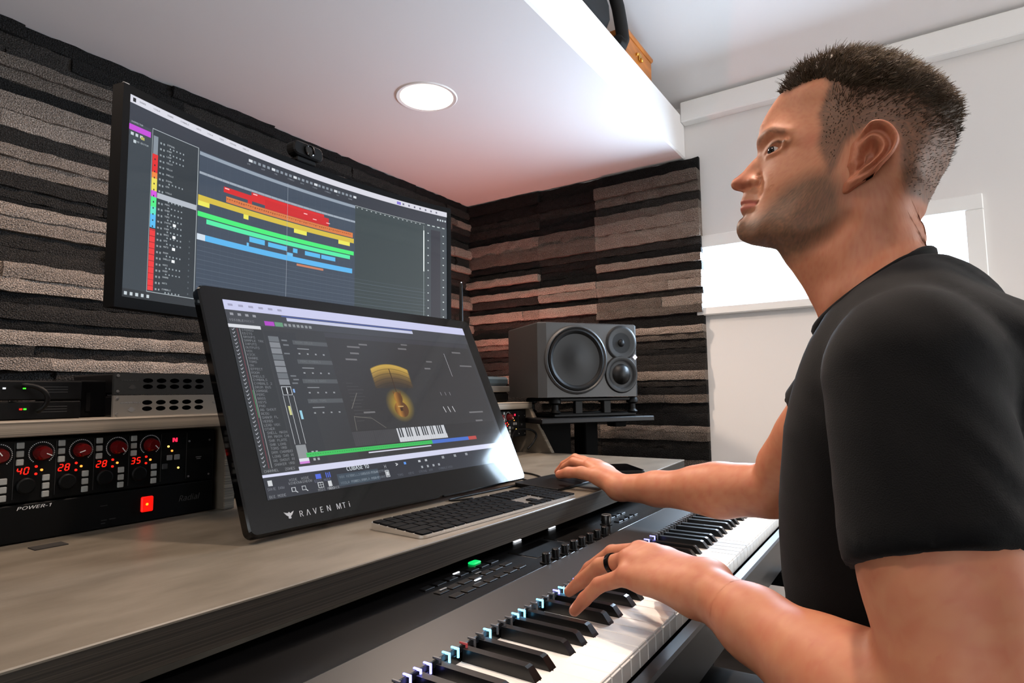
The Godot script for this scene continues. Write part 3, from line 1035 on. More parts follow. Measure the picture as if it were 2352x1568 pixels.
func arrange_picture() -> Image:
	var p := Paint.new(2048, 860, Color8(53, 62, 70))
	var r := RandomNumberGenerator.new(); r.seed = 5
	var ink := Color8(190, 200, 205)
	# menu bar
	p.rect(0, 0, 1, 0.04, Color8(206, 206, 216))
	p.rect(0.008, 0.01, 0.014, 0.03, Color8(20, 20, 25))
	var x := 0.022
	for k in 9:
		var s := words(r, 1); p.text(s, x, 0.014, 1, Color8(90, 90, 100)); x += 0.004 * s.length() + 0.012
	for k in 8: p.rect(0.80 + 0.022 * k, 0.014, 0.806 + 0.022 * k, 0.028, Color8(95, 95, 115))
	p.rect(0.80, 0.012, 0.815, 0.032, Color8(120, 105, 200))
	# tool bar
	p.rect(0, 0.04, 1, 0.13, Color8(44, 49, 60))
	for k in 26:
		var bx := 0.30 + 0.0135 * k
		p.rect(bx, 0.066, bx + (0.008 if k % 5 else 0.011), 0.082, Color8(205, 210, 215) if k % 5 == 0 else Color8(130, 140, 150))
		if k % 3 == 0: p.text(words(r, 1), bx - 0.004, 0.095, 1, Color8(150, 158, 165))
	for k in 4: p.rect(0.96 + 0.01 * k, 0.07, 0.966 + 0.01 * k, 0.085, ink)
	# inspector
	p.text("INSPECTOR", 0.006, 0.128, 1, ink)
	p.rect(0.0, 0.147, 0.05, 0.175, Color8(186, 70, 205))
	for k in 3: p.rect(0.006 + 0.01 * k, 0.185, 0.012 + 0.01 * k, 0.2, ink)
	p.rect(0.028, 0.19, 0.036, 0.205, Color8(170, 170, 90))
	p.rect(0.012, 0.22, 0.018, 0.235, ink); p.text("NO EDITOR", 0.02, 0.22, 1, ink)
	# track list
	p.rect(0.053, 0.12, 0.165, 0.957, Color8(42, 50, 57))
	p.frame(0.053, 0.12, 0.165, 0.957, Color8(170, 178, 182), 0.003)
	p.rect(0.056, 0.155, 0.067, 0.25, Color8(125, 135, 145))
	var rows := [[0.25, 0.344, Color8(214, 38, 42)], [0.344, 0.374, Color8(230, 130, 60)], [0.374, 0.44, Color8(224, 210, 84)], [0.44, 0.471, Color8(205, 80, 215)], [0.471, 0.522, Color8(76, 226, 130)],
		[0.522, 0.56, Color8(90, 220, 190)], [0.56, 0.629, Color8(84, 180, 232)], [0.636, 0.948, Color8(226, 52, 56)]]
	for q in rows: p.rect(0.055, q[0], 0.068, q[1], q[2])
	var y := 0.17
	while y < 0.945:
		if y > 0.25: p.rect(0.060, y + 0.008, 0.0625, y + 0.016, Color8(30, 30, 35)) if y < 0.63 else p.rect(0.055, y - 0.003, 0.068, y, Color8(150, 30, 34))
		p.rect(0.072, y + 0.006, 0.0755, y + 0.016, Color8(140, 150, 155))
		p.rect(0.079, y + 0.006, 0.0825, y + 0.016, Color8(140, 150, 155))
		p.text(words(r, 1), 0.088, y + 0.003, 1, Color8(205, 212, 215))
		if r.randf() < 0.75:
			for k in 5: p.rect(0.094 + 0.008 * k, y + 0.018, 0.097 + 0.008 * k, y + 0.026, Color8(150, 160, 165))
		if r.randf() < 0.2: p.rect(0.108, y + 0.002, 0.115, y + 0.017, Color8(235, 238, 240))
		if y > 0.64: p.text("0", 0.148, y + 0.006, 1, Color8(120, 130, 135))
		y += 0.0315
	p.rect(0.069, 0.443, 0.163, 0.472, Color8(172, 178, 188))
	# arrangement
	p.rect(0.168, 0.13, 0.645, 0.96, Color8(58, 70, 86))
	p.rect(0.645, 0.13, 0.915, 0.96, Color8(50, 62, 66))
	p.rect(0.168, 0.135, 0.645, 0.155, Color8(140, 152, 166))
	p.rect(0.168, 0.246, 0.645, 0.26, Color8(150, 160, 172))
	for k in 15: p.rect(0.650 + 0.017 * k, 0.142, 0.655 + 0.017 * k, 0.148, Color8(190, 198, 200))
	p.rect(0.645, 0.132, 0.91, 0.135, Color8(200, 205, 208))
	for k in 24: p.rect(0.168 + 0.02 * k, 0.16, 0.1685 + 0.02 * k, 0.955, Color8(66, 79, 95))
	for k in 12: p.rect(0.168, 0.66 + 0.025 * k, 0.912, 0.662 + 0.025 * k, Color8(84, 98, 112))
	p.rect(0.233, 0.285, 0.31, 0.318, Color8(206, 30, 36))
	p.rect(0.31, 0.263, 0.537, 0.318, Color8(206, 30, 36))
	p.rect(0.30, 0.318, 0.312, 0.34, Color8(206, 30, 36))
	p.rect(0.35, 0.28, 0.553, 0.336, Color8(196, 26, 34))
	for q in [[0.315, 0.268], [0.47, 0.29], [0.50, 0.31], [0.545, 0.312], [0.236, 0.29]]: p.rect(q[0], q[1], q[0] + 0.012, q[1] + 0.006, Color8(240, 190, 190))
	p.rect(0.24, 0.337, 0.637, 0.372, Color8(206, 116, 62))
	for k in 60: p.rect(0.242 + 0.0065 * k, 0.348, 0.2455 + 0.0065 * k, 0.352 + 0.006 * r.randf(), Color8(150, 70, 40))
	p.rect(0.167, 0.378, 0.641, 0.41, Color8(204, 180, 62))
	p.rect(0.167, 0.41, 0.197, 0.437, Color8(224, 220, 86))
	p.rect(0.289, 0.41, 0.303, 0.437, Color8(224, 220, 86))
	p.rect(0.44, 0.41, 0.481, 0.437, Color8(224, 220, 86))
	p.rect(0.587, 0.41, 0.627, 0.437, Color8(224, 220, 86))
	p.rect(0.167, 0.47, 0.641, 0.498, Color8(66, 226, 116))
	p.rect(0.19, 0.503, 0.628, 0.530, Color8(80, 224, 160))
	p.rect(0.167, 0.498, 0.641, 0.5, Color8(30, 90, 60))
	p.rect(0.307, 0.535, 0.352, 0.566, Color8(84, 176, 226))
	for q in [[0.362, 0.42], [0.438, 0.452], [0.476, 0.526], [0.53, 0.577]]: p.rect(q[0], 0.540, q[1], 0.568, Color8(84, 176, 226))
	for q in [[0.30, 0.306], [0.42, 0.438]]: p.rect(q[0], 0.575, q[1], 0.6, Color8(100, 180, 226))
	p.rect(0.167, 0.594, 0.188, 0.628, Color8(200, 212, 224))
	p.rect(0.188, 0.594, 0.636, 0.628, Color8(86, 172, 226))
	p.rect(0.45, 0.634, 0.537, 0.648, Color8(190, 120, 90))
	p.rect(0.418, 0.13, 0.4188, 0.955, Color8(150, 160, 170))
	# right margin: scroll bar and meters
	p.rect(0.905, 0.15, 0.9065, 0.95, Color8(130, 140, 142))
	p.rect(0.904, 0.19, 0.908, 0.518, Color8(215, 222, 222))
	p.rect(0.934, 0.17, 0.973, 0.93, Color8(38, 40, 52))
	for k in 12:
		p.rect(0.921, 0.2 + 0.06 * k, 0.926, 0.208 + 0.06 * k, Color8(190, 200, 200))
		p.rect(0.982, 0.2 + 0.06 * k, 0.988, 0.208 + 0.06 * k, Color8(190, 200, 200))
	for k in 4: p.rect(0.92 + 0.02 * k, 0.135, 0.93 + 0.02 * k, 0.143, Color8(190, 200, 200))
	# foot
	p.rect(0, 0.958, 1, 1, Color8(40, 46, 52))
	for k in 5: p.rect(0.006 + 0.012 * k, 0.972, 0.012 + 0.012 * k, 0.988, ink)
	return p.im


func mixer_picture() -> Image:
	# fractions: across = u / 0.5976, down = 1 - v / 0.3362
	var p := Paint.new(2048, 1152, Color8(52, 54, 58))
	var r := RandomNumberGenerator.new(); r.seed = 11
	var ink := Color8(205, 208, 212)
	p.rect(0, 0, 1, 0.055, Color8(202, 204, 236))
	for k in 6: p.rect(0.012 + 0.03 * k, 0.02, 0.026 + 0.03 * k, 0.032, Color8(160, 160, 190))
	p.rect(0, 0.055, 1, 0.13, Color8(62, 65, 72))
	for k in 4: p.rect(0.012 + 0.022 * k, 0.07, 0.022 + 0.022 * k, 0.084, Color8(150, 152, 160))
	p.rect(0.185, 0.068, 0.70, 0.088, Color8(196, 200, 226))
	p.rect(0.17, 0.058, 0.70, 0.064, Color8(70, 90, 165))
	p.text("VISIBLE", 0.008, 0.105, 2, ink); p.text("RACKS", 0.05, 0.105, 2, Color8(150, 150, 155))
	p.rect(0.110, 0.10, 0.140, 0.125, Color8(176, 66, 196))
	p.rect(0.142, 0.10, 0.168, 0.125, Color8(96, 150, 116))
	for k in 7: p.rect(0.172 + 0.014 * k, 0.103, 0.181 + 0.014 * k, 0.12, Color8(140, 146, 150))
	# channel list
	p.rect(0, 0.13, 0.096, 0.86, Color8(44, 48, 52))
	p.rect(0, 0.133, 0.094, 0.152, Color8(218, 220, 226))
	var names := ["STEREO", "EDITS", "GROUPS", "SAMPLE TRK", "INPUTS", "OUTPUTS", "VOX", "KICK", "SNARE", "TOMS", "OH", "EFFECT", "ROOM", "SHELLS", "CYMBALS", "CYMBALS 2", "DRUM BUS", "DAMAGE", "PERC", "BASS", "KEYS", "PNO", "AG SHOUT", "ACOU", "SHAKR FL", "VERBS", "LEAD VOX", "OTHER", "SNELL MAIN", "RM MAIN CHAMB", "SNR PLATE", "SNR LONG", "TOMS VRB", "DRM CHAMBER", "LONG SWO RM", "AG SHOUT RM", "SHAKER VRB"]
	for k in names.size():
		var y := 0.155 + 0.01905 * k
		p.line(Vector2(0.008, y + 0.007), Vector2(0.010, y + 0.011), 3, Color8(180, 182, 190))
		p.line(Vector2(0.010, y + 0.011), Vector2(0.015, y + 0.002), 3, Color8(180, 182, 190))
		p.text(names[k], 0.036 + (0.004 if k > 27 else 0.0), y + 0.001, 2, Color8(186, 188, 194))
	p.rect(0.022, 0.155, 0.0235, 0.86, Color8(130, 50, 66))
	p.rect(0.030, 0.155, 0.0312, 0.86, Color8(160, 164, 166))
	p.rect(0.0265, 0.48, 0.028, 0.62, Color8(90, 170, 110))
	p.text("CHANNEL", 0.008, 0.868, 2, ink); p.text("ZONES", 0.066, 0.868, 2, ink)
	# channel strip
	p.rect(0.100, 0.155, 0.2, 0.86, Color8(48, 51, 56))
	for k in 8: p.rect(0.110, 0.185 + 0.034 * k, 0.142, 0.215 + 0.034 * k, Color8(128, 132, 138) if k % 3 else Color8(105, 110, 116))
	p.rect(0.112, 0.462, 0.142, 0.508, Color8(30, 32, 36)); p.frame(0.112, 0.462, 0.142, 0.508, Color8(200, 205, 210), 0.003)
	p.rect(0.126, 0.468, 0.129, 0.502, Color8(225, 228, 232))
	for x in [0.111, 0.126, 0.143]: p.rect(x, 0.51, x + 0.0015, 0.76, Color8(196, 200, 204))
	p.rect(0.118, 0.565, 0.125, 0.612, Color8(205, 205, 140))
	p.rect(0.150, 0.59, 0.157, 0.636, Color8(150, 205, 225)); p.rect(0.146, 0.475, 0.152, 0.495, Color8(130, 170, 225))
	p.rect(0.112, 0.765, 0.142, 0.845, Color8(140, 144, 148)); p.rect(0.112, 0.845, 0.142, 0.858, Color8(206, 130, 214)); p.rect(0.112, 0.832, 0.142, 0.846, Color8(222, 222, 234))
	for q in [[0.15, 0.20], [0.152, 0.226], [0.148, 0.275], [0.15, 0.40], [0.156, 0.42], [0.15, 0.44]]: p.rect(q[0], q[1], q[0] + 0.018, q[1] + 0.008, Color8(110, 115, 120))
	for k in 6: p.rect(0.155 + 0.013 * (k % 2), 0.80 + 0.018 * (k / 2), 0.162 + 0.013 * (k % 2), 0.812 + 0.018 * (k / 2), Color8(165, 170, 174))
	# device rack
	for k in 4:
		var y := 0.20 + 0.11 * k
		p.rect(0.185, y, 0.315, y + 0.024, Color8(80, 84, 88))
		p.text(words(r, 2), 0.195, y + 0.005, 2, Color8(122, 126, 130))
		p.rect(0.195, y + 0.045, 0.235, y + 0.05, Color8(140, 144, 148))
		for j in 4: p.rect(0.195 + 0.028 * j, y + 0.072, 0.201 + 0.028 * j, y + 0.08, Color8(150, 154, 156))
	# player window
	p.rect(0.305, 0.135, 0.985, 0.86, Color8(50, 50, 53))
	p.rect(0.305, 0.135, 0.985, 0.165, Color8(58, 59, 66))
	for q in [[0.38, 0.21, 0.05], [0.385, 0.25, 0.035], [0.36, 0.29, 0.045], [0.43, 0.19, 0.035], [0.60, 0.20, 0.04], [0.62, 0.17, 0.03], [0.72, 0.28, 0.03], [0.70, 0.33, 0.03], [0.37, 0.61, 0.045], [0.51, 0.73, 0.035], [0.90, 0.30, 0.07], [0.88, 0.20, 0.05], [0.86, 0.64, 0.08], [0.88, 0.70, 0.04], [0.86, 0.77, 0.05]]:
		p.rect(q[0], q[1], q[0] + q[2], q[1] + 0.010, Color8(112, 112, 114))
	for k in 12: p.rect(0.335, 0.44 + 0.02 * k, 0.335 + 0.02 + 0.05 * r.randf(), 0.443 + 0.02 * k, Color8(68, 68, 70))
	p.line(Vector2(0.365, 0.50), Vector2(0.33, 0.59), 3, Color8(122, 120, 112))
	p.line(Vector2(0.33, 0.635), Vector2(0.395, 0.65), 3, Color8(116, 114, 106)); p.line(Vector2(0.395, 0.65), Vector2(0.44, 0.71), 3, Color8(110, 108, 100)); p.line(Vector2(0.33, 0.635), Vector2(0.325, 0.72), 3, Color8(116, 114, 106))
	p.line(Vector2(0.832, 0.22), Vector2(0.836, 0.385), 4, Color8(176, 178, 182))
	for k in 3: p.line(Vector2(0.74 + 0.024 * k, 0.50), Vector2(0.742 + 0.024 * k, 0.52), 4, Color8(150, 152, 155))
	for k in 3: p.line(Vector2(0.73 + 0.024 * k, 0.60), Vector2(0.736 + 0.024 * k, 0.635), 6, Color8(196, 198, 200))
	# an amber stage arch with a string instrument in front of it
	for iy in range(330, 800):
		for ix in range(800, 1360):
			var u := (float(ix) / 2048.0) * 0.5976
			var v := (1.0 - float(iy) / 1152.0) * 0.3362
			var c := p.im.get_pixel(ix, iy)
			var cx := 0.3165
			# arch: nested bands
			var dx := (u - cx) / 0.051
			var top := 0.2305 - 0.012 * dx * dx
			if absf(dx) < 1.0 and v < top and v > 0.178:
				var k := (top - v) / 0.046
				var band: float = 0.72 + 0.28 * (0.0 if fmod(k * 4.6, 1.0) < 0.16 else 1.0)
				var cc := Color(0.80, 0.66, 0.30).lerp(Color(0.36, 0.24, 0.12), clampf(k, 0, 1)) * band
				c = c.lerp(cc, clampf(1.25 - k, 0.0, 1.0) * clampf((1.0 - absf(dx)) * 14.0, 0, 1))
			# printed halo round the instrument
			var e := Vector2((u - cx) / 0.036, (v - 0.142) / 0.036).length()
			if e < 1.0: c = c.lerp(Color(0.86, 0.68, 0.18), pow(1.0 - e, 0.75) * 0.95)
			p.im.set_pixel(ix, iy, c)
	var P := func(u: float, v: float) -> Vector2: return Vector2(u / 0.5976, 1.0 - v / 0.3362)
	var brown := Color8(92, 56, 26)
	p.line(P.call(0.3155, 0.219), P.call(0.3165, 0.165), 7, Color8(60, 40, 22))
	p.line(P.call(0.308, 0.170), P.call(0.3115, 0.155), 9, Color8(110, 70, 34))
	p.line(P.call(0.326, 0.170), P.call(0.3225, 0.155), 9, Color8(110, 70, 34))
	for iy in range(560, 770):
		for ix in range(980, 1190):
			var u := (float(ix) / 2048.0) * 0.5976
			var v := (1.0 - float(iy) / 1152.0) * 0.3362
			var a := Vector2((u - 0.3165) / 0.0175, (v - 0.133) / 0.0165).length()
			var b := Vector2((u - 0.3165) / 0.0105, (v - 0.157) / 0.013).length()
			if a < 1.0 or b < 1.0: p.im.set_pixel(ix, iy, brown.lerp(Color8(176, 122, 50), clampf(1.0 - absf((u - 0.309) / 0.012), 0, 1)))
	p.rect(0.524, 0.595, 0.535, 0.615, Color8(60, 38, 22))
	p.line(P.call(0.310, 0.139), P.call(0.323, 0.139), 5, Color8(216, 186, 120))
	# note keyboard
	p.rect(0.305, 0.715, 0.985, 0.805, Color8(44, 44, 47))
	p.rect(0.305, 0.72, 0.478, 0.80, Color8(66, 66, 70))
	for k in 22: p.rect(0.31 + 0.0075 * k, 0.72, 0.3105 + 0.0075 * k, 0.80, Color8(48, 48, 52))
	p.rect(0.480, 0.718, 0.703, 0.80, Color8(206, 208, 214))
	for k in 22:
		if k % 7 in [0, 1, 3, 4, 5]: p.rect(0.487 + 0.0102 * k, 0.718, 0.4925 + 0.0102 * k, 0.773, Color8(28, 34, 42))
	for k in 21: p.rect(0.4902 + 0.0102 * k, 0.718, 0.4908 + 0.0102 * k, 0.80, Color8(150, 152, 158))
	p.rect(0.137, 0.806, 0.62, 0.829, Color8(58, 190, 92))
	p.rect(0.62, 0.806, 0.806, 0.829, Color8(70, 110, 200))
	p.rect(0.806, 0.806, 0.85, 0.829, Color8(186, 70, 66))
	for k in 60: p.rect(0.14 + 0.008 * k, 0.815, 0.144 + 0.008 * k, 0.818, Color8(30, 120, 60))
	p.rect(0.345, 0.836, 0.61, 0.843, Color8(214, 216, 232))
	# lower bars
	p.rect(0, 0.862, 1, 0.89, Color8(52, 54, 58))
	p.text("CHANNEL", 0.008, 0.866, 2, ink); p.text("ZONES", 0.066, 0.866, 2, ink)
	p.rect(0, 0.87, 1, 0.9, Color8(212, 214, 238))
	p.rect(0, 0.862, 0.105, 0.887, Color8(48, 51, 56)); p.text("CHANNEL", 0.008, 0.867, 2, ink); p.text("ZONES", 0.066, 0.867, 2, ink)
	p.rect(0, 0.9, 1, 1, Color8(40, 44, 54))
	p.rect(0.01, 0.915, 0.022, 0.94, ink); p.text("SAVE DAW", 0.006, 0.948, 2, Color8(170, 172, 180)); p.text("GUI MODE", 0.006, 0.982, 2, ink)
	for q in [[0.07, 0.935], [0.105, 0.935]]:
		p.text("HIDE", q[0], q[1] - 0.015, 2, ink); p.text("WINDOW", q[0] - 0.004, q[1], 2, ink)
	for q in [[0.078, 0.972], [0.108, 0.972]]:
		p.frame(q[0] - 0.008, q[1] - 0.012, q[0] + 0.004, q[1] + 0.008, ink, 0.003); p.line(Vector2(q[0] + 0.004, q[1] + 0.008), Vector2(q[0] + 0.008, q[1] + 0.014), 4, ink)
	p.rect(0.148, 0.915, 0.165, 0.938, Color8(76, 104, 220)); p.rect(0.180, 0.912, 0.183, 0.938, Color8(76, 104, 220)); p.rect(0.186, 0.915, 0.189, 0.938, Color8(76, 104, 220)); p.rect(0.192, 0.912, 0.195, 0.938, Color8(76, 104, 220))
	p.frame(0.149, 0.955, 0.166, 0.982, ink, 0.003); p.rect(0.157, 0.955, 0.158, 0.982, ink); p.rect(0.149, 0.967, 0.166, 0.969, ink)
	p.rect(0.181, 0.955, 0.193, 0.982, ink)
	p.text("EDIT MODE", 0.142, 0.942, 2, Color8(150, 155, 190)); p.text("MIDI PADS", 0.146, 0.986, 2, ink); p.text("BOUNCE", 0.180, 0.986, 2, ink)
	p.rect(0.215, 0.93, 0.36, 0.99, Color8(56, 70, 84))
	for k in 8: p.text(words(r, 2), 0.222 + 0.036 * (k % 4), 0.94 + 0.03 * (k / 4), 2, Color8(165, 176, 186))
	p.frame(0.385, 0.945, 0.40, 0.982, ink, 0.004); p.text("88", 0.388, 0.958, 3, ink); p.rect(0.388, 0.952, 0.397, 0.975, ink)
	p.text("H", 0.388, 0.915, 3, ink)
	p.line(Vector2(0.435, 0.915), Vector2(0.442, 0.921), 5, ink); p.line(Vector2(0.442, 0.921), Vector2(0.435, 0.927), 5, ink)
	p.rect(0.468, 0.914, 0.477, 0.928, Color8(90, 150, 235))
	for k in 2: p.rect(0.53 + 0.03 * k, 0.915, 0.54 + 0.03 * k, 0.927, Color8(190, 194, 200))
	for k in 4: p.rect(0.535 + 0.026 * k, 0.95, 0.543 + 0.026 * k, 0.963, Color8(165, 170, 176))
	for k in 6: p.text(words(r, 1), 0.43 + 0.045 * k, 0.975, 2, Color8(130, 136, 144))
	for k in 3: p.rect(0.64 + 0.06 * k, 0.91, 0.652 + 0.06 * k, 0.925, Color8(150, 155, 160))
	return p.im


# ---------------------------------------------------------------- the curved monitor on its stand

const MON_C := Vector2(0.84735, 0.55727)   # axis of the curve (x, z)
const MON_R := 1.64627
const MON_HALF := 0.24713

func arc(th: float, r: float, y: float) -> Vector3:
	return Vector3(MON_C.x + sin(th) * r, y, MON_C.y - cos(th) * r)


func arc_slab(b: MB, t0: float, t1: float, y0: float, y1: float, r0: float, r1: float, n: int) -> void:
	# r0 is the side towards the viewer
	for i in n:
		var a := lerpf(t0, t1, float(i) / n)
		var c := lerpf(t0, t1, float(i + 1) / n)
		b.quad(arc(a, r0, y0), arc(c, r0, y0), arc(c, r0, y1), arc(a, r0, y1))
		b.quad(arc(c, r1, y0), arc(a, r1, y0), arc(a, r1, y1), arc(c, r1, y1))
		b.quad(arc(a, r0, y1), arc(c, r0, y1), arc(c, r1, y1), arc(a, r1, y1))
		b.quad(arc(a, r1, y0), arc(c, r1, y0), arc(c, r0, y0), arc(a, r0, y0))
	b.quad(arc(t0, r1, y0), arc(t0, r0, y0), arc(t0, r0, y1), arc(t0, r1, y1))
	b.quad(arc(t1, r0, y0), arc(t1, r1, y0), arc(t1, r1, y1), arc(t1, r0, y1))


func build_monitor() -> void:
	var base := Vector3(MON_C.x, DESK_Y, -1.24)
	var t := thing("curved_monitor", "wide curved monitor showing coloured track lanes behind the touch screen", "monitor", base)
	var y1 := 1.4395
	var y0 := y1 - 0.335
	var back := Transform3D(Basis.IDENTITY, -base)
	var n := 32
	var b := MB.new()
	b.xf = back
	b.smooth(1)
	for i in n:
		var f := float(i) / n
		var g := float(i + 1) / n
		b.quad_uv(arc(lerpf(-MON_HALF, MON_HALF, f), MON_R, y0), arc(lerpf(-MON_HALF, MON_HALF, g), MON_R, y0), arc(lerpf(-MON_HALF, MON_HALF, g), MON_R, y1), arc(lerpf(-MON_HALF, MON_HALF, f), MON_R, y1),
			Vector2(f, 1), Vector2(g, 1), Vector2(g, 0), Vector2(f, 0))
	put("screen", b.done(), screen_material("screen_arrange", arrange_picture(), 1.12), t)
	var e := 0.0075
	b = MB.new()
	b.xf = back
	arc_slab(b, -MON_HALF - e, MON_HALF + e, y1, y1 + 0.013, MON_R - 0.002, MON_R + 0.022, n)
	arc_slab(b, -MON_HALF - e, MON_HALF + e, y0 - 0.018, y0, MON_R - 0.002, MON_R + 0.022, n)
	arc_slab(b, -MON_HALF - e, -MON_HALF, y0, y1, MON_R - 0.002, MON_R + 0.022, 1)
	arc_slab(b, MON_HALF, MON_HALF + e, y0, y1, MON_R - 0.002, MON_R + 0.022, 1)
	put("bezel", b.done(), M.black_matte, t)
	b = MB.new()
	b.xf = back
	arc_slab(b, -MON_HALF, MON_HALF, y0, y1, MON_R + 0.002, MON_R + 0.03, n)
	put("rear_shell", b.done(), M.black_matte, t)
	put("corner_tip", boxm(arc(-MON_HALF - e * 0.5, MON_R + 0.004, y1 + 0.0135) - base, Vector3(0.010, 0.0025, 0.012), 0.0008), M.steel, t)
	b = MB.new()
	b.box(Vector3(0, 0.50, 0.085), Vector3(0.14, 0.12, 0.06), 0.006)
	b.box(Vector3(0, 0.27, 0.03), Vector3(0.055, 0.54, 0.04), 0.006)
	put("stand_column", b.done(), M.black_plastic, t)
	put("stand_foot", boxm(Vector3(0, 0.008, 0.02), Vector3(0.26, 0.016, 0.2), 0.005), M.black_plastic, t)
	# webcam clipped to the top edge
	var cp := arc(-0.014, MON_R + 0.006, y1 + 0.0135)
	var w := thing("webcam", "small black webcam clipped to the top of the curved monitor", "webcam", cp, 0.012)
	b = MB.new()
	b.prism(rounded(0.078, 0.031, 0.012), -0.012, 0.013, 0.003)
	var body := put("body", b.done(), M.black_plastic, w)
	body.position = Vector3(0, 0.0265, 0.006)
	b = MB.new()
	b.lathe([Vector2(0.0125, 0), Vector2(0.0125, 0.004), Vector2(0.0105, 0.005), Vector2(0.009, 0.002), Vector2(0, 0.0035)], 24, Transform3D(Basis(Vector3(1, 0, 0), PI / 2), Vector3(0, 0, 0.013)))
	put("lens", b.done(), M.black_gloss, body)
	b = MB.new()
	b.box(Vector3(0.0, 0.006, -0.004), Vector3(0.05, 0.011, 0.03), 0.002)
	b.box(Vector3(0.0, -0.008, 0.0115 - 0.0235), Vector3(0.05, 0.03, 0.004), 0.001)
	put("clip", b.done(), M.black_plastic, w)


# ---------------------------------------------------------------- the touch screen

func build_touch_screen() -> void:
	var tilt := 0.4252
	var rot := -0.0339
	var U := Vector3(cos(rot), 0, -sin(rot))
	var V := Vector3(-sin(tilt) * sin(rot), cos(tilt), -sin(tilt) * cos(rot))
	var t := thing("touch_screen", "large tilted touch screen with a thick black bezel in the middle of the desk", "touch screen")
	t.transform = Transform3D(Basis(U, V, U.cross(V)), Vector3(0.5385, 0.7941, -0.7825))
	var sw := 0.5976
	var sh := 0.3362
	var b := MB.new()
	var c := Vector2((-0.0365 + 0.6315) / 2, (-0.0475 + 0.3605) / 2)
	b.xf = Transform3D(Basis.IDENTITY, Vector3(c.x, c.y, 0))
	b.prism(rounded(0.668, 0.408, 0.012, 5), -0.017, 0.0, 0.0025)
	put("housing", b.done(), M.bezel_glass, t)
	b = MB.new()
	b.quad_uv(Vector3(0, 0, 0.0005), Vector3(sw, 0, 0.0005), Vector3(sw, sh, 0.0005), Vector3(0, sh, 0.0005), Vector2(0, 1), Vector2(1, 1), Vector2(1, 0), Vector2(0, 0))
	var s := put("display", b.done(), screen_material("screen_mixer", mixer_picture(), 0.98), t)
	var ink := glow("screen_lettering", Color8(214, 222, 230), 0.85)
	lettering("CUBASE 10", 0.0070, ink, s, Vector3(0.1500, 0.0245, 0.0007))
	# the maker's bird and name on the lower bezel
	b = MB.new()
	var k := 0.0082
	var half := [Vector2(0, -0.62), Vector2(0.16, -0.78), Vector2(0.30, -0.60), Vector2(0.20, -0.38), Vector2(0.34, -0.28), Vector2(0.62, -0.05), Vector2(1.02, 0.52), Vector2(0.60, 0.36), Vector2(0.28, 0.16), Vector2(0.14, 0.30), Vector2(0.05, 0.44)]
	var bird := PackedVector2Array()
	for q in half: bird.append(Vector2(q.x, q.y) * k)
	for j in range(half.size() - 1, 0, -1): bird.append(Vector2(-half[j].x, half[j].y) * k)
	b.xf = Transform3D(Basis.IDENTITY, Vector3(0.0286, -0.0255, 0))
	b.prism(bird, 0.0, 0.0006)
	put("bird_emblem", b.done(), M.print_mark, t)
	var x := 0.0445
	for ch in ["R", "Λ", "V", "E", "N", "", "M", "T", "i"]:
		if ch != "": lettering(ch, 0.0088, M.print_mark, t, Vector3(x, -0.0350, 0.0004))
		x += 0.0122 if ch != "" else 0.006
	# easel behind it, standing on the desk
	b = MB.new()
	for q in [0.12, 0.48]:
		b.tube([Vector3(q, 0.26, -0.02), Vector3(q, 0.015, -0.135), Vector3(q, -0.02, -0.055), Vector3(q, -0.02, -0.02)], 0.007, 8)
	put("easel", b.done(), M.dark_metal, t)
	put("rear_case", boxm(Vector3(0.297, 0.17, -0.03), Vector3(0.56, 0.28, 0.03), 0.006), M.black_matte, t)


# ---------------------------------------------------------------- computer keyboard

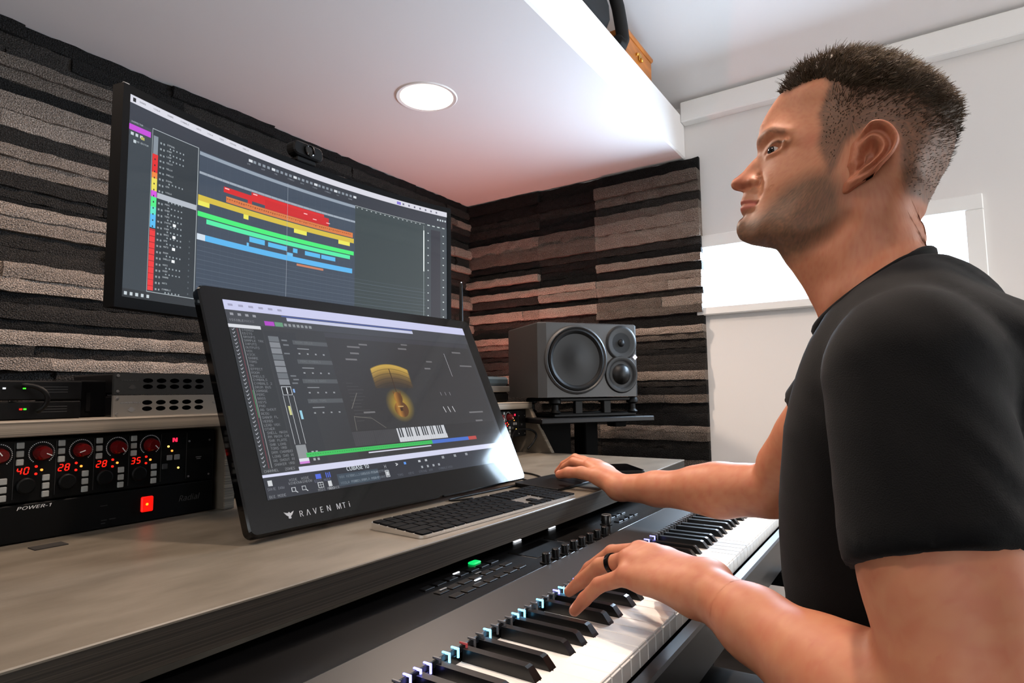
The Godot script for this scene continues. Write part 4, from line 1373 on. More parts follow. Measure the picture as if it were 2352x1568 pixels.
func build_keyboard() -> void:
	var t := thing("computer_keyboard", "slim silver computer keyboard with black keys in front of the touch screen", "keyboard", Vector3(0.6577, DESK_Y, -0.7018), -0.0593)
	# local x to the right, z to the front; the plate slopes from back to front
	var w := 0.4187
	var d := 0.1149
	var hb := 0.0108
	var hf := 0.0046
	var slope := atan2(hb - hf, d)
	var b := MB.new()
	var n := rounded(w, d, 0.009, 5)
	# wedge with rounded corners: prism in plan, its top tilted
	b.xf = Transform3D.IDENTITY
	var top := func(q: Vector2) -> Vector3:
		var z := d / 2 - q.y
		return Vector3(q.x + w / 2, lerpf(hb, hf, z / d), z)
	for i in n.size():
		var p: Vector2 = n[i]; var q: Vector2 = n[(i + 1) % n.size()]
		var pt: Vector3 = top.call(p); var qt: Vector3 = top.call(q)
		b.quad(Vector3(pt.x, 0.0004, pt.z), Vector3(qt.x, 0.0004, qt.z), qt, pt)
		b.tri(top.call(Vector2.ZERO), pt, qt)
		b.tri(Vector3(w / 2, 0.0004, d / 2), Vector3(qt.x, 0.0004, qt.z), Vector3(pt.x, 0.0004, pt.z))
	put("plate", b.done(), M.alu_bright, t)
	var pitch := 0.01896
	var rowz := d - 0.006
	var caps := {}
	var cap := func(x0: float, wide: float, row: float, high := 1.0) -> void:
		var key := "%.2f %.2f" % [wide, high]
		if not caps.has(key):
			var c := MB.new()
			c.prism(rounded(wide * pitch - 0.0024, high * 0.0187 - 0.0022, 0.0016, 3), 0.0, 0.0022, 0.0005)
			caps[key] = c.done()
		var o := put("key", caps[key], M.cap_black, t)
		var z := 0.0045 + (row + high / 2) * 0.0187
		o.transform = Transform3D(Basis(Vector3(1, 0, 0), -PI / 2 + slope), Vector3(0.0008 + (x0 + wide / 2) * pitch, lerpf(hb, hf, z / d) + 0.0001, z))
	# five rows and the function row
	for k in 14: cap.call(k * (14.5 / 14.0), 14.5 / 14.0, 0.0, 0.82)
	var rows := [[1, 1, 1, 1, 1, 1, 1, 1, 1, 1, 1, 1, 1, 1.5], [1.5, 1, 1, 1, 1, 1, 1, 1, 1, 1, 1, 1, 1, 1], [1.75, 1, 1, 1, 1, 1, 1, 1, 1, 1, 1, 1, 1.75], [2.25, 1, 1, 1, 1, 1, 1, 1, 1, 1, 1, 2.25], [1.25, 1.25, 1.25, 1.25, 5.0, 1.5, 1.5, 1.5]]
	for r in rows.size():
		var x := 0.0
		for q in rows[r]:
			cap.call(x, q, 0.82 + r)
			x += q
	for r in [0.0, 0.82, 1.82]:
		for k in 3: cap.call(14.75 + k, 1.0, r, 0.82 if r == 0.0 else 1.0)
	cap.call(15.75, 1.0, 3.82)
	for k in 3: cap.call(14.75 + k, 1.0, 4.82)
	for r in [0.0, 0.82, 1.82, 2.82, 3.82]:
		for k in 4:
			if not (r == 3.82 and k == 3): cap.call(18.0 + k, 1.0, r, 0.82 if r == 0.0 else 1.0)
	cap.call(18.0, 2.0, 4.82)
	cap.call(20.0, 1.0, 4.82)
	cap.call(21.0, 1.0, 3.82, 2.0)
	# its cable, running back to the foot of the touch screen
	b = MB.new()
	var c := []
	for q in [Vector2(0.945, -0.722), Vector2(0.915, -0.735), Vector2(0.905, -0.748), Vector2(0.93, -0.752), Vector2(1.02, -0.744), Vector2(1.10, -0.738), Vector2(1.15, -0.733), Vector2(1.182, -0.742), Vector2(1.205, -0.768), Vector2(1.215, -0.795), Vector2(1.17, -0.815), Vector2(1.08, -0.80)]:
		c.append(Vector3(q.x, DESK_Y + 0.0021, q.y))
	b.tube(smooth_path(c, 6), 0.0019, 8)
	tag(put("keyboard_cable", b.done(), M.rubber), "thin black cable looping from the keyboard to the foot of the touch screen", "cable")
	# dark trackpad under the right hand
	var tp := thing("trackpad", "flat dark trackpad lying beside the number keys under the right hand", "trackpad", Vector3(1.185, DESK_Y, -0.675), -0.05)
	b = MB.new()
	b.xf = Transform3D(Basis(Vector3(1, 0, 0), -PI / 2 + 0.045), Vector3(0, 0.003, 0))
	b.prism(rounded(0.16, 0.114, 0.008), 0.0, 0.005, 0.0008)
	put("plate", b.done(), M.black_plastic, tp)
	put("foot", boxm(Vector3(0, 0.0022, -0.03), Vector3(0.15, 0.0042, 0.04)), M.dark_metal, tp)
	b = MB.new()
	c = []
	for q in [Vector2(1.215, -0.732), Vector2(1.235, -0.745), Vector2(1.27, -0.77), Vector2(1.305, -0.832), Vector2(1.31, -0.92), Vector2(1.30, -1.0)]:
		c.append(Vector3(q.x, DESK_Y + 0.0025, q.y))
	b.tube(smooth_path(c, 6), 0.0022, 8)
	tag(put("trackpad_cable", b.done(), M.rubber), "thin black cable running from the trackpad past the touch screen corner", "cable")


func smooth_path(p: Array, n: int) -> Array:
	var out := []
	for k in p.size() - 1:
		var a: Vector3 = p[maxi(k - 1, 0)]; var b: Vector3 = p[k]; var c: Vector3 = p[k + 1]; var d: Vector3 = p[mini(k + 2, p.size() - 1)]
		for i in n: out.append(b.cubic_interpolate(c, a, d, float(i) / n))
	out.append(p[p.size() - 1])
	return out


# ---------------------------------------------------------------- stage piano

const KEY_X := 0.481       # left edge of a C
const OCT := 0.16452
const KEY_TOP := 0.675
const KEY_FRONT := -0.2575
const LED_Z := -0.396

func build_piano() -> void:
	var t := thing("stage_piano", "long black stage piano with lit key guides pushed under the desk edge", "piano", Vector3(0.8805, 0.58, -0.40))
	var o := t.position
	var wk := OCT / 7.0
	var x0 := 0.8805 - 26 * wk
	var x1 := 0.8805 + 26 * wk
	var b := MB.new()
	var at := func(x: float, y: float, z: float) -> Vector3: return Vector3(x, y, z) - o
	# body
	b.box(at.call(0.8805, 0.607, -0.42), Vector3(x1 - x0 + 0.07, 0.05, 0.36), 0.004)
	for x in [x0 - 0.0175, x1 + 0.0175]:
		b.box(at.call(x, 0.652, -0.417), Vector3(0.035, 0.082, 0.354), 0.005)
	b.box(at.call(0.8805, 0.644, -0.60), Vector3(x1 - x0, 0.07, 0.02))
	put("body", b.done(), M.piano_panel, t)
	put("control_panel", boxm(at.call(0.8805, 0.684, (LED_Z - 0.467) / 2), Vector3(x1 - x0, 0.012, LED_Z + 0.467 - 0.001), 0.001), M.piano_panel, t)
	var rear := put("display_panel", boxm(at.call(0.8805, 0.6835, (-0.467 - 0.595) / 2), Vector3(x1 - x0, 0.011, 0.127), 0.001), M.piano_rear, t)
	put("key_slip", boxm(at.call(0.8805, 0.6385, -0.2425), Vector3(x1 - x0, 0.036, 0.019), 0.003), M.piano_panel, t)
	put("fall_strip", boxm(at.call(0.8805, 0.674, LED_Z - 0.0005), Vector3(x1 - x0, 0.020, 0.003)), M.piano_rear, t)
	# keys
	var white := MB.new()
	white.box(Vector3(0, -0.010, 0.0), Vector3(wk - 0.0008, 0.020, KEY_FRONT - LED_Z), 0.0009)
	var wm := white.done()
	var lip := boxm(Vector3(0, -0.0125, 0.0), Vector3(wk - 0.0016, 0.019, 0.002), 0.0006)
	for k in 52:
		var key := put("white_key", wm, M.ivory, t)
		key.position = at.call(x0 + (k + 0.5) * wk, KEY_TOP, (KEY_FRONT + LED_Z) / 2)
		var l := put("key_front", lip, M.ivory, key)
		l.position = Vector3(0, 0, (KEY_FRONT - LED_Z) / 2 + 0.0004)
	# black keys: wedge fronted, tapered
	b = MB.new()
	var L0 := LED_Z + 0.002
	var zc := -0.35
	var prof := [Vector2(L0 - zc, 0.0), Vector2(-0.3065 - zc, 0.0), Vector2(-0.3095 - zc, 0.004), Vector2(-0.3165 - zc, 0.0122), Vector2(-0.320 - zc, 0.0135), Vector2(L0 - zc, 0.0135)]
	var low := 0.0062
	var high := 0.0047
	var half := func(y: float) -> float: return lerpf(low, high, y / 0.0135)
	for s in [-1.0, 1.0]:
		for k in range(1, prof.size() - 1):
			var a: Vector2 = prof[0]; var p: Vector2 = prof[k]; var q: Vector2 = prof[k + 1]
			var va := Vector3(half.call(a.y) * s, a.y, a.x); var vp := Vector3(half.call(p.y) * s, p.y, p.x); var vq := Vector3(half.call(q.y) * s, q.y, q.x)
			if s > 0: b.tri(va, vq, vp)
			else: b.tri(va, vp, vq)
	for k in prof.size():
		var p: Vector2 = prof[k]; var q: Vector2 = prof[(k + 1) % prof.size()]
		var hp: float = half.call(p.y); var hq: float = half.call(q.y)
		b.quad(Vector3(-hp, p.y, p.x), Vector3(hp, p.y, p.x), Vector3(hq, q.y, q.x), Vector3(-hq, q.y, q.x))
	var bm := b.done()
	# light guides, one over each key
	b = MB.new()
	b.prism(PackedVector2Array([Vector2(-0.0035, 0.0), Vector2(0.0045, 0.0), Vector2(0.0045, -0.0075), Vector2(0.0062, -0.0075), Vector2(0.0062, 0.0018), Vector2(-0.0035, 0.0018)]), -0.0009, 0.0009)
	var guide := b.done()
	var semi := OCT / 12.0
	var led0 := KEY_X + semi / 2.0
	var lit := {-7: "led_violet", -5: "led_violet", -4: "led_violet", -3: "led_violet", -1: "led_cyan", 0: "led_cyan", 1: "led_faint", 4: "led_cyan", 8: "led_cyan", 9: "led_cyan", 12: "led_cyan", 15: "led_violet", 16: "led_cyan", 19: "led_violet", 21: "led_violet", 24: "led_violet", 26: "led_violet", 28: "led_cyan", 29: "led_violet", 31: "led_cyan", 33: "led_cyan", 35: "led_cyan", 38: "led_violet", 40: "led_violet"}
	# note 0 is the C at KEY_X; the piano runs from A to C
	for n in range(-15, 73):
		var x := led0 + semi * n
		if x < x0 or x > x1: continue
		var pc := posmod(n, 12)
		if pc in [1, 3, 6, 8, 10]:
			var k := put("black_key", bm, M.ebony, t)
			k.position = at.call(x, KEY_TOP - 0.0015, zc)
		var g := put("light_guide", guide, M[lit[n]] if lit.has(n) else M.led_off, t)
		g.transform = Transform3D(Basis(Vector3(0, 0, 1), Vector3(0, 1, 0), Vector3(-1, 0, 0)), at.call(x, 0.6895, LED_Z - 0.002))
	# eight knobs, the encoder, buttons and the two small displays
	for k in 8:
		b = MB.new()
		b.lathe([Vector2(0.0098, 0), Vector2(0.0098, 0.001), Vector2(0.0062, 0.0014), Vector2(0.0062, 0.0135), Vector2(0.0054, 0.0146), Vector2(0, 0.0146)], 20)
		var kn := put("knob", b.done(), M.ebony, t)
		kn.position = at.call(0.8015 + 0.0295 * k, 0.6895, -0.475)
		var mk := put("knob_mark", boxm(Vector3(0, 0.0008, 0.0094), Vector3(0.0022, 0.0022, 0.0014)), M.steel, kn)
	b = MB.new()
	b.lathe([Vector2(0.0125, 0), Vector2(0.0125, 0.0012), Vector2(0.0098, 0.0016), Vector2(0.0098, 0.0165), Vector2(0.009, 0.0178), Vector2(0.0074, 0.0174), Vector2(0, 0.0174)], 28)
	var en := put("encoder", b.done(), M.ebony, t)
	en.position = at.call(1.0895, 0.6895, -0.509)
	b = MB.new()
	b.lathe([Vector2(0.0074, 0.0176), Vector2(0.009, 0.0181), Vector2(0.0094, 0.0176)], 28)
	put("chrome_ring", b.done(), M.steel, en)
	for k in 2: put("small_display", boxm(at.call(0.865 + 0.112 * k, 0.6892, -0.527), Vector3(0.098, 0.0016, 0.056), 0.0006), M.black_gloss, rear)
	var cap := boxm(Vector3.ZERO, Vector3(0.019, 0.0022, 0.012), 0.0007)
	for r in 3:
		for k in 7:
			var q := put("button", cap, M.piano_button, t)
			q.position = at.call(0.615 + 0.0245 * k, 0.6895, -0.497 - 0.025 * r)
	for r in 2:
		for k in 4:
			var q := put("button", cap, M.piano_button, t)
			q.position = at.call(1.125 + 0.026 * k, 0.6895, -0.50 - 0.028 * r)
	var bar := boxm(Vector3.ZERO, Vector3(0.0135, 0.0014, 0.003), 0.0004)
	for q in [[0.6835, -0.5529, M.led_white], [0.6758, -0.5093, M.led_white], [0.6192, -0.5232, M.print_grey], [0.70, -0.527, M.print_dim]]:
		var l := put("button_lamp", bar, q[2], t)
		l.position = at.call(q[0], 0.6915, q[1])
	var wide := boxm(Vector3.ZERO, Vector3(0.021, 0.002, 0.0055), 0.0008)
	for q in [0.8874, 1.0072]:
		var l := put("button_lamp", wide, M.led_white, t)
		l.position = at.call(q, 0.6905, -0.583)
	var hex := MB.new()
	hex.xf = Transform3D(Basis(Vector3(1, 0, 0), -PI / 2), Vector3.ZERO)
	hex.prism(rounded(0.019, 0.013, 0.003, 2), 0.0, 0.0022, 0.0005)
	var gb := put("lit_button", hex.done(), M.led_teal, t)
	gb.position = at.call(0.7426, 0.6895, -0.5655)
	# its stand
	var s := thing("piano_stand", "black square-tube stand carrying the stage piano", "stand", Vector3(0.8805, 0, -0.42))
	for x in [-0.47, 0.47]:
		put("leg", boxm(Vector3(x, 0.285, 0.0), Vector3(0.05, 0.53, 0.05), 0.004), M.black_matte, s)
		put("foot", boxm(Vector3(x, 0.016, 0.03), Vector3(0.05, 0.03, 0.46), 0.004), M.black_matte, s)
		put("arm", boxm(Vector3(x, 0.5655, 0.045), Vector3(0.05, 0.027, 0.42), 0.004), M.dark_metal, s)
	put("cross_bar", boxm(Vector3(0, 0.30, -0.11), Vector3(0.89, 0.04, 0.03), 0.004), M.black_matte, s)


# ---------------------------------------------------------------- loudspeaker on its stand

func build_speaker() -> void:
	# front left corner (1.712, -1.027), front right corner (2.015, -0.809)
	var a := Vector3(1.7115, 0, -1.0285)
	var c := Vector3(2.0175, 0, -0.8065)
	var ux := (c - a).normalized()
	var turn := atan2(-ux.z, ux.x)
	var mid := (a + c) / 2
	var t := thing("loudspeaker", "dark grey three-way studio loudspeaker on an isolation stand", "loudspeaker", Vector3(mid.x, 0.928, mid.z), turn)
	var w := 0.383
	var h := 0.253
	var d := 0.292
	# cabinet: front edges cut back on the left and right
	var b := MB.new()
	b.xf = Transform3D(Basis(Vector3(1, 0, 0), Vector3(0, 0, -1), Vector3(0, 1, 0)), Vector3.ZERO)
	var plan := PackedVector2Array([Vector2(-w / 2 + 0.002, 0.012), Vector2(-w / 2 + 0.03, 0.0), Vector2(w / 2 - 0.012, 0.0), Vector2(w / 2, 0.012), Vector2(w / 2, d), Vector2(-w / 2 + 0.002, d)])
	b.prism(plan, 0.0, h, 0.004)
	put("cabinet", b.done(), M.speaker_body, t)
	var disc := func(x: float, y: float) -> Transform3D: return Transform3D(Basis(Vector3(1, 0, 0), PI / 2), Vector3(x, y, 0.0))
	var wx := -0.052
	var wy := 0.127
	b = MB.new()
	b.lathe([Vector2(0.119, -0.001), Vector2(0.117, 0.004), Vector2(0.111, 0.0075), Vector2(0.106, 0.0035)], 48, disc.call(wx, wy))
	put("woofer_rim", b.done(), M.speaker_body, t)
	b = MB.new()
	b.lathe([Vector2(0.106, 0.001), Vector2(0.104, 0.006), Vector2(0.098, 0.0078), Vector2(0.091, 0.005), Vector2(0.088, 0.0015)], 48, disc.call(wx, wy))
	put("surround", b.done(), M.rubber, t)
	b = MB.new()
	b.lathe([Vector2(0.089, 0.0018), Vector2(0.070, 0.0005), Vector2(0.045, 0.0015), Vector2(0.02, 0.0045), Vector2(0, 0.006)], 48, disc.call(wx, wy))
	put("woofer_cone", b.done(), M.speaker_cone, t)
	# midrange dome and tweeter, each in a shallow wave guide
	b = MB.new()
	b.lathe([Vector2(0.066, 0.0003), Vector2(0.062, 0.0055), Vector2(0.056, 0.006), Vector2(0.048, 0.0026), Vector2(0.040, 0.0006)], 40, disc.call(0.121, 0.077))
	put("midrange_guide", b.done(), M.guide_black, t)
	b = MB.new()
	b.lathe([Vector2(0.049, 0.0035), Vector2(0.042, 0.0012), Vector2(0.036, 0.002), Vector2(0.030, 0.009), Vector2(0.018, 0.0165), Vector2(0, 0.0195)], 40, disc.call(0.121, 0.077))
	put("midrange_dome", b.done(), M.speaker_cone, t)
	b = MB.new()
	b.lathe([Vector2(0.062, 0.0003), Vector2(0.056, 0.0045), Vector2(0.050, 0.0046), Vector2(0.034, 0.0012), Vector2(0.022, 0.0005)], 40, disc.call(0.124, 0.186))
	put("tweeter_guide", b.done(), M.guide_black, t)
	b = MB.new()
	b.lathe([Vector2(0.036, 0.0018), Vector2(0.024, 0.0009), Vector2(0.0135, 0.001), Vector2(0.0125, 0.003), Vector2(0.007, 0.0065), Vector2(0, 0.0075)], 32, disc.call(0.124, 0.186))
	put("tweeter", b.done(), M.rubber, t)
	b = MB.new()
	var k := 0.0098
	b.xf = Transform3D(Basis.IDENTITY, Vector3(0.1745, 0.1365, 0.0062))
	b.prism(PackedVector2Array([Vector2(0, -k), Vector2(k * 0.95, 0), Vector2(0, k), Vector2(-k * 0.95, 0)]), 0.0, 0.0012)
	put("lit_emblem", b.done(), glow("emblem_white", Color(0.97, 0.94, 1.0), 1.2), t)
	# isolation stand: two frames joined by four short posts
	var s := thing("isolation_stand", "black two-tier isolation stand of tubes under the loudspeaker", "stand", Vector3(mid.x, 0.0, mid.z), turn)
	b = MB.new()
	for z in [-0.03, -0.24]:
		b.box(Vector3(0.03, 0.9195, z), Vector3(0.32, 0.012, 0.022), 0.003)
		b.box(Vector3(0.03, 0.8665, z), Vector3(0.32, 0.012, 0.022), 0.003)
	for x in [-0.12, 0.18]:
		b.box(Vector3(x, 0.9195, -0.135), Vector3(0.022, 0.0118, 0.2), 0.003)
		b.box(Vector3(x, 0.8665, -0.135), Vector3(0.022, 0.0118, 0.2), 0.003)
	put("frame", b.done(), M.black_plastic, s)
	for x in [-0.12, 0.18]:
		for z in [-0.03, -0.24]:
			b = MB.new()
			b.lathe([Vector2(0.016, 0.872), Vector2(0.020, 0.876), Vector2(0.012, 0.884), Vector2(0.011, 0.902), Vector2(0.021, 0.908), Vector2(0.021, 0.918), Vector2(0.016, 0.926), Vector2(0, 0.9275)], 16, Transform3D(Basis.IDENTITY, Vector3(x, 0, z)))
			put("post", b.done(), M.rubber, s)
	for x in [-0.035, 0.075]: put("spacer", boxm(Vector3(x, 0.893, -0.03), Vector3(0.028, 0.044, 0.02), 0.002), M.black_plastic, s)
	# floor stand: plate on two columns
	var f := thing("speaker_floor_stand", "tall black floor stand with two columns and a flat top plate", "stand", Vector3(mid.x, 0.0, mid.z), turn)
	put("top_plate", boxm(Vector3(0.02, 0.8505, -0.125), Vector3(0.43, 0.018, 0.30), 0.003), M.dark_metal, f)
	put("tilt_lock", boxm(Vector3(0.115, 0.833, -0.03), Vector3(0.045, 0.018, 0.06), 0.003), M.black_matte, f)
	for q in [[-0.093, 0.115], [0.045, 0.052]]:
		put("column", boxm(Vector3(q[0], 0.43, -0.13), Vector3(q[1], 0.822, 0.09), 0.004), M.black_matte, f)
	put("base_plate", boxm(Vector3(0, 0.011, -0.13), Vector3(0.34, 0.02, 0.34), 0.004), M.black_matte, f)


# ---------------------------------------------------------------- smaller things

func build_small_things() -> void:
	# phone
	var t := thing("phone", "black smartphone with a pale metal rim lying near the desk end", "phone", Vector3(1.480, DESK_Y, -0.642), 0.0)
	var b := MB.new()
	var ax := Vector3(1.343 - 1.5506, 0, -0.5577 + 0.7397).normalized()     # long side
	var bz := Vector3(0, 1, 0)
	t.transform = Transform3D(Basis(bz.cross(-ax).normalized(), bz, -ax), t.position)
	b.xf = Transform3D(Basis(Vector3(1, 0, 0), -PI / 2), Vector3.ZERO)
	b.prism(rounded(0.072, 0.148, 0.010, 5), 0.0006, 0.0082, 0.0006)
	put("rim", b.done(), M.dark_metal, t)
	b = MB.new()
	b.xf = Transform3D(Basis(Vector3(1, 0, 0), -PI / 2), Vector3.ZERO)
	b.prism(rounded(0.069, 0.145, 0.009, 5), 0.008, 0.0088)
	put("glass", b.done(), M.black_gloss, t)
	for x in [-0.018, 0.012]: put("socket", boxm(Vector3(x, 0.0042, 0.0738), Vector3(0.012, 0.0024, 0.0012)), M.steel, t)
	for x in [-0.027, 0.028]: put("antenna_line", boxm(Vector3(x, 0.0042, 0.0735), Vector3(0.002, 0.0068, 0.0012)), M.print_grey, t)
	# boxes on the right shelf, half hidden by the touch screen
	t = thing("drive_box", "black drive box with a pale blue-grey band on the cabinet with the slanted edge", "drive", Vector3(1.70, 0.912, -1.28))
	put("lower_case", boxm(Vector3(0, 0.0185, 0.0), Vector3(0.19, 0.036, 0.15), 0.008), M.black_plastic, t)
	put("silver_band", boxm(Vector3(0, 0.047, 0.0), Vector3(0.194, 0.021, 0.154), 0.003), M.aluminium, t)
	put("upper_case", boxm(Vector3(0, 0.074, 0.0), Vector3(0.19, 0.032, 0.15), 0.009), std("blue_grey", Color(0.25, 0.30, 0.33), 0.4), t)
	# aerial beside the monitor
	t = thing("wifi_router", "small black router with an upright aerial behind the touch screen", "router", Vector3(1.527, 0.912, -1.21))
	put("case", boxm(Vector3(-0.03, 0.014, 0.0), Vector3(0.12, 0.026, 0.1), 0.004), M.black_plastic, t)
	b = MB.new()
	b.lathe([Vector2(0, 0.02), Vector2(0.0085, 0.02), Vector2(0.0075, 0.2), Vector2(0.0055, 0.385), Vector2(0.003, 0.392), Vector2(0, 0.393)], 12)
	put("aerial", b.done(), M.black_plastic, t)
	put("aerial_tip", boxm(Vector3(0, 0.394, 0), Vector3(0.003, 0.003, 0.003)), M.steel, t)
	# cable hanging in the right cabinet
	b = MB.new()
	var pts := []
	for q in [Vector3(1.745, 0.755, -1.10), Vector3(1.765, 0.775, -1.09), Vector3(1.778, 0.80, -1.085), Vector3(1.772, 0.815, -1.095), Vector3(1.745, 0.822, -1.11), Vector3(1.70, 0.818, -1.118), Vector3(1.66, 0.79, -1.11), Vector3(1.63, 0.745, -1.10)]: pts.append(q)
	b.tube(smooth_path(pts, 6), 0.0035, 8)
	tag(put("loop_cable", b.done(), M.rubber), "black cable looping in the cabinet with the slanted edge", "cable")


# ---------------------------------------------------------------- the man at the desk

const HEAD := Vector3(0.77, 1.2216, -0.0382)    # middle of the head; u runs forward (-z), v up, w to the side

# a grid of distances, joined smoothly bone by bone and meshed as surface nets
class Field:
	var o: Vector3
	var h: float
	var nx: int
	var ny: int
	var nz: int
	var val := PackedFloat32Array()
	func _init(lo: Vector3, hi: Vector3, cell: float) -> void:
		o = lo
		h = cell
		nx = int(ceil((hi.x - lo.x) / h)) + 1
		ny = int(ceil((hi.y - lo.y) / h)) + 1
		nz = int(ceil((hi.z - lo.z) / h)) + 1
		val.resize(nx * ny * nz)
		val.fill(0.2)
	func cone(a: Vector3, b: Vector3, ra: float, rb: float, k: float) -> void:
		var m := maxf(ra, rb) + k + h * 2.5
		var lo := a.min(b) - Vector3.ONE * m - o
		var hi := a.max(b) + Vector3.ONE * m - o
		var i0 := maxi(0, int(lo.x / h)); var i1 := mini(nx - 1, int(hi.x / h) + 1)
		var j0 := maxi(0, int(lo.y / h)); var j1 := mini(ny - 1, int(hi.y / h) + 1)
		var k0 := maxi(0, int(lo.z / h)); var k1 := mini(nz - 1, int(hi.z / h) + 1)
		var ab := b - a
		var l2 := maxf(ab.length_squared(), 1e-9)
		for q in range(k0, k1 + 1):
			for j in range(j0, j1 + 1):
				var row := (q * ny + j) * nx
				var p := Vector3(o.x + i0 * h, o.y + j * h, o.z + q * h) - a
				for i in range(i0, i1 + 1):
					var t := clampf(p.dot(ab) / l2, 0.0, 1.0)
					var d := (p - ab * t).length() - ra - (rb - ra) * t
					var v := val[row + i]
					if d < v + k:
						var g := clampf(0.5 + 0.5 * (v - d) / k, 0.0, 1.0)
						val[row + i] = lerpf(v, d, g) - k * g * (1.0 - g)
					p.x += h
	# take away what lies beyond a plane (n points to the side that goes)
	func cut(at: Vector3, n: Vector3) -> void:
		for q in nz:
			for j in ny:
				var row := (q * ny + j) * nx
				for i in nx:
					var d := (o + Vector3(i, j, q) * h - at).dot(n)
					if d > val[row + i]: val[row + i] = d
	func each(f: Callable) -> void:
		for q in nz:
			for j in ny:
				var row := (q * ny + j) * nx
				for i in nx:
					if absf(val[row + i]) < 0.03: val[row + i] += f.call(o + Vector3(i, j, q) * h)
	func slope(p: Vector3) -> Vector3:
		var g := (p - o) / h
		var i := clampi(int(g.x), 1, nx - 3); var j := clampi(int(g.y), 1, ny - 3); var q := clampi(int(g.z), 1, nz - 3)
		var f := g - Vector3(i, j, q)
		var s := Vector3.ZERO
		for c in 8:
			var di := c & 1; var dj := (c >> 1) & 1; var dq := c >> 2
			var w := (f.x if di else 1.0 - f.x) * (f.y if dj else 1.0 - f.y) * (f.z if dq else 1.0 - f.z)
			var n := ((q + dq) * ny + j + dj) * nx + i + di
			s += Vector3(val[n + 1] - val[n - 1], val[n + nx] - val[n - nx], val[n + nx * ny] - val[n - nx * ny]) * w
		return s.normalized()
	# adds to the arrays of a mesh; keep says which vertices stay
	func mesh(out: Dictionary, color: Callable, keep = null) -> void:
		var id := PackedInt32Array()
		id.resize(nx * ny * nz)
		id.fill(-1)
		var sx := 1; var sy := nx; var sz := nx * ny
		var off := PackedInt32Array([0, sx, sy, sx + sy, sz, sx + sz, sy + sz, sx + sy + sz])
		var V: PackedVector3Array = out.v
		var N: PackedVector3Array = out.n
		var C: PackedColorArray = out.c
		var I: PackedInt32Array = out.i
		var ea := [0, 2, 4, 6, 0, 1, 4, 5, 0, 1, 2, 3]
		var eb := [1, 3, 5, 7, 2, 3, 6, 7, 4, 5, 6, 7]
		for q in nz - 1:
			for j in ny - 1:
				var row := (q * ny + j) * nx
				for i in nx - 1:
					var n := row + i
					var neg := val[n] < 0.0
					var same := true
					for c in range(1, 8):
						if (val[n + off[c]] < 0.0) != neg:
							same = false
							break
					if same: continue
					var s := Vector3.ZERO
					var m := 0
					for e in 12:
						var a: int = ea[e]; var b: int = eb[e]
						var va := val[n + off[a]]; var vb := val[n + off[b]]
						if (va < 0.0) != (vb < 0.0):
							var t := va / (va - vb)
							var pa := Vector3(a & 1, (a >> 1) & 1, a >> 2)
							var pb := Vector3(b & 1, (b >> 1) & 1, b >> 2)
							s += pa.lerp(pb, t)
							m += 1
					var p := o + (Vector3(i, j, q) + s / m) * h
					if keep != null and not keep.call(p): continue
					id[n] = V.size()
					V.append(p)
					N.append(slope(p))
					C.append(color.call(p))
		for q in range(1, nz - 1):
			for j in range(1, ny - 1):
				var row := (q * ny + j) * nx
				for i in range(1, nx - 1):
					var n := row + i
					var neg := val[n] < 0.0
					for ax in 3:
						var st: int = [sx, sy, sz][ax]
						if (val[n + st] < 0.0) == neg: continue
						var u: int = [sy, sz, sx][ax]
						var w: int = [sz, sx, sy][ax]
						var a := id[n]; var b := id[n - u]; var c := id[n - u - w]; var d := id[n - w]
						if a < 0 or b < 0 or c < 0 or d < 0: continue
						# clockwise seen from outside
						if neg: I.append_array(PackedInt32Array([a, c, b, a, d, c]))
						else: I.append_array(PackedInt32Array([a, b, c, a, c, d]))
		out.v = V; out.n = N; out.c = C; out.i = I


func bag() -> Dictionary:
	return {"v": PackedVector3Array(), "n": PackedVector3Array(), "c": PackedColorArray(), "i": PackedInt32Array()}


func close(d: Dictionary) -> ArrayMesh:
	var a := []
	a.resize(Mesh.ARRAY_MAX)
	a[Mesh.ARRAY_VERTEX] = d.v
	a[Mesh.ARRAY_NORMAL] = d.n
	a[Mesh.ARRAY_COLOR] = d.c
	a[Mesh.ARRAY_INDEX] = d.i
	var m := ArrayMesh.new()
	m.add_surface_from_arrays(Mesh.PRIMITIVE_TRIANGLES, a)
	return m


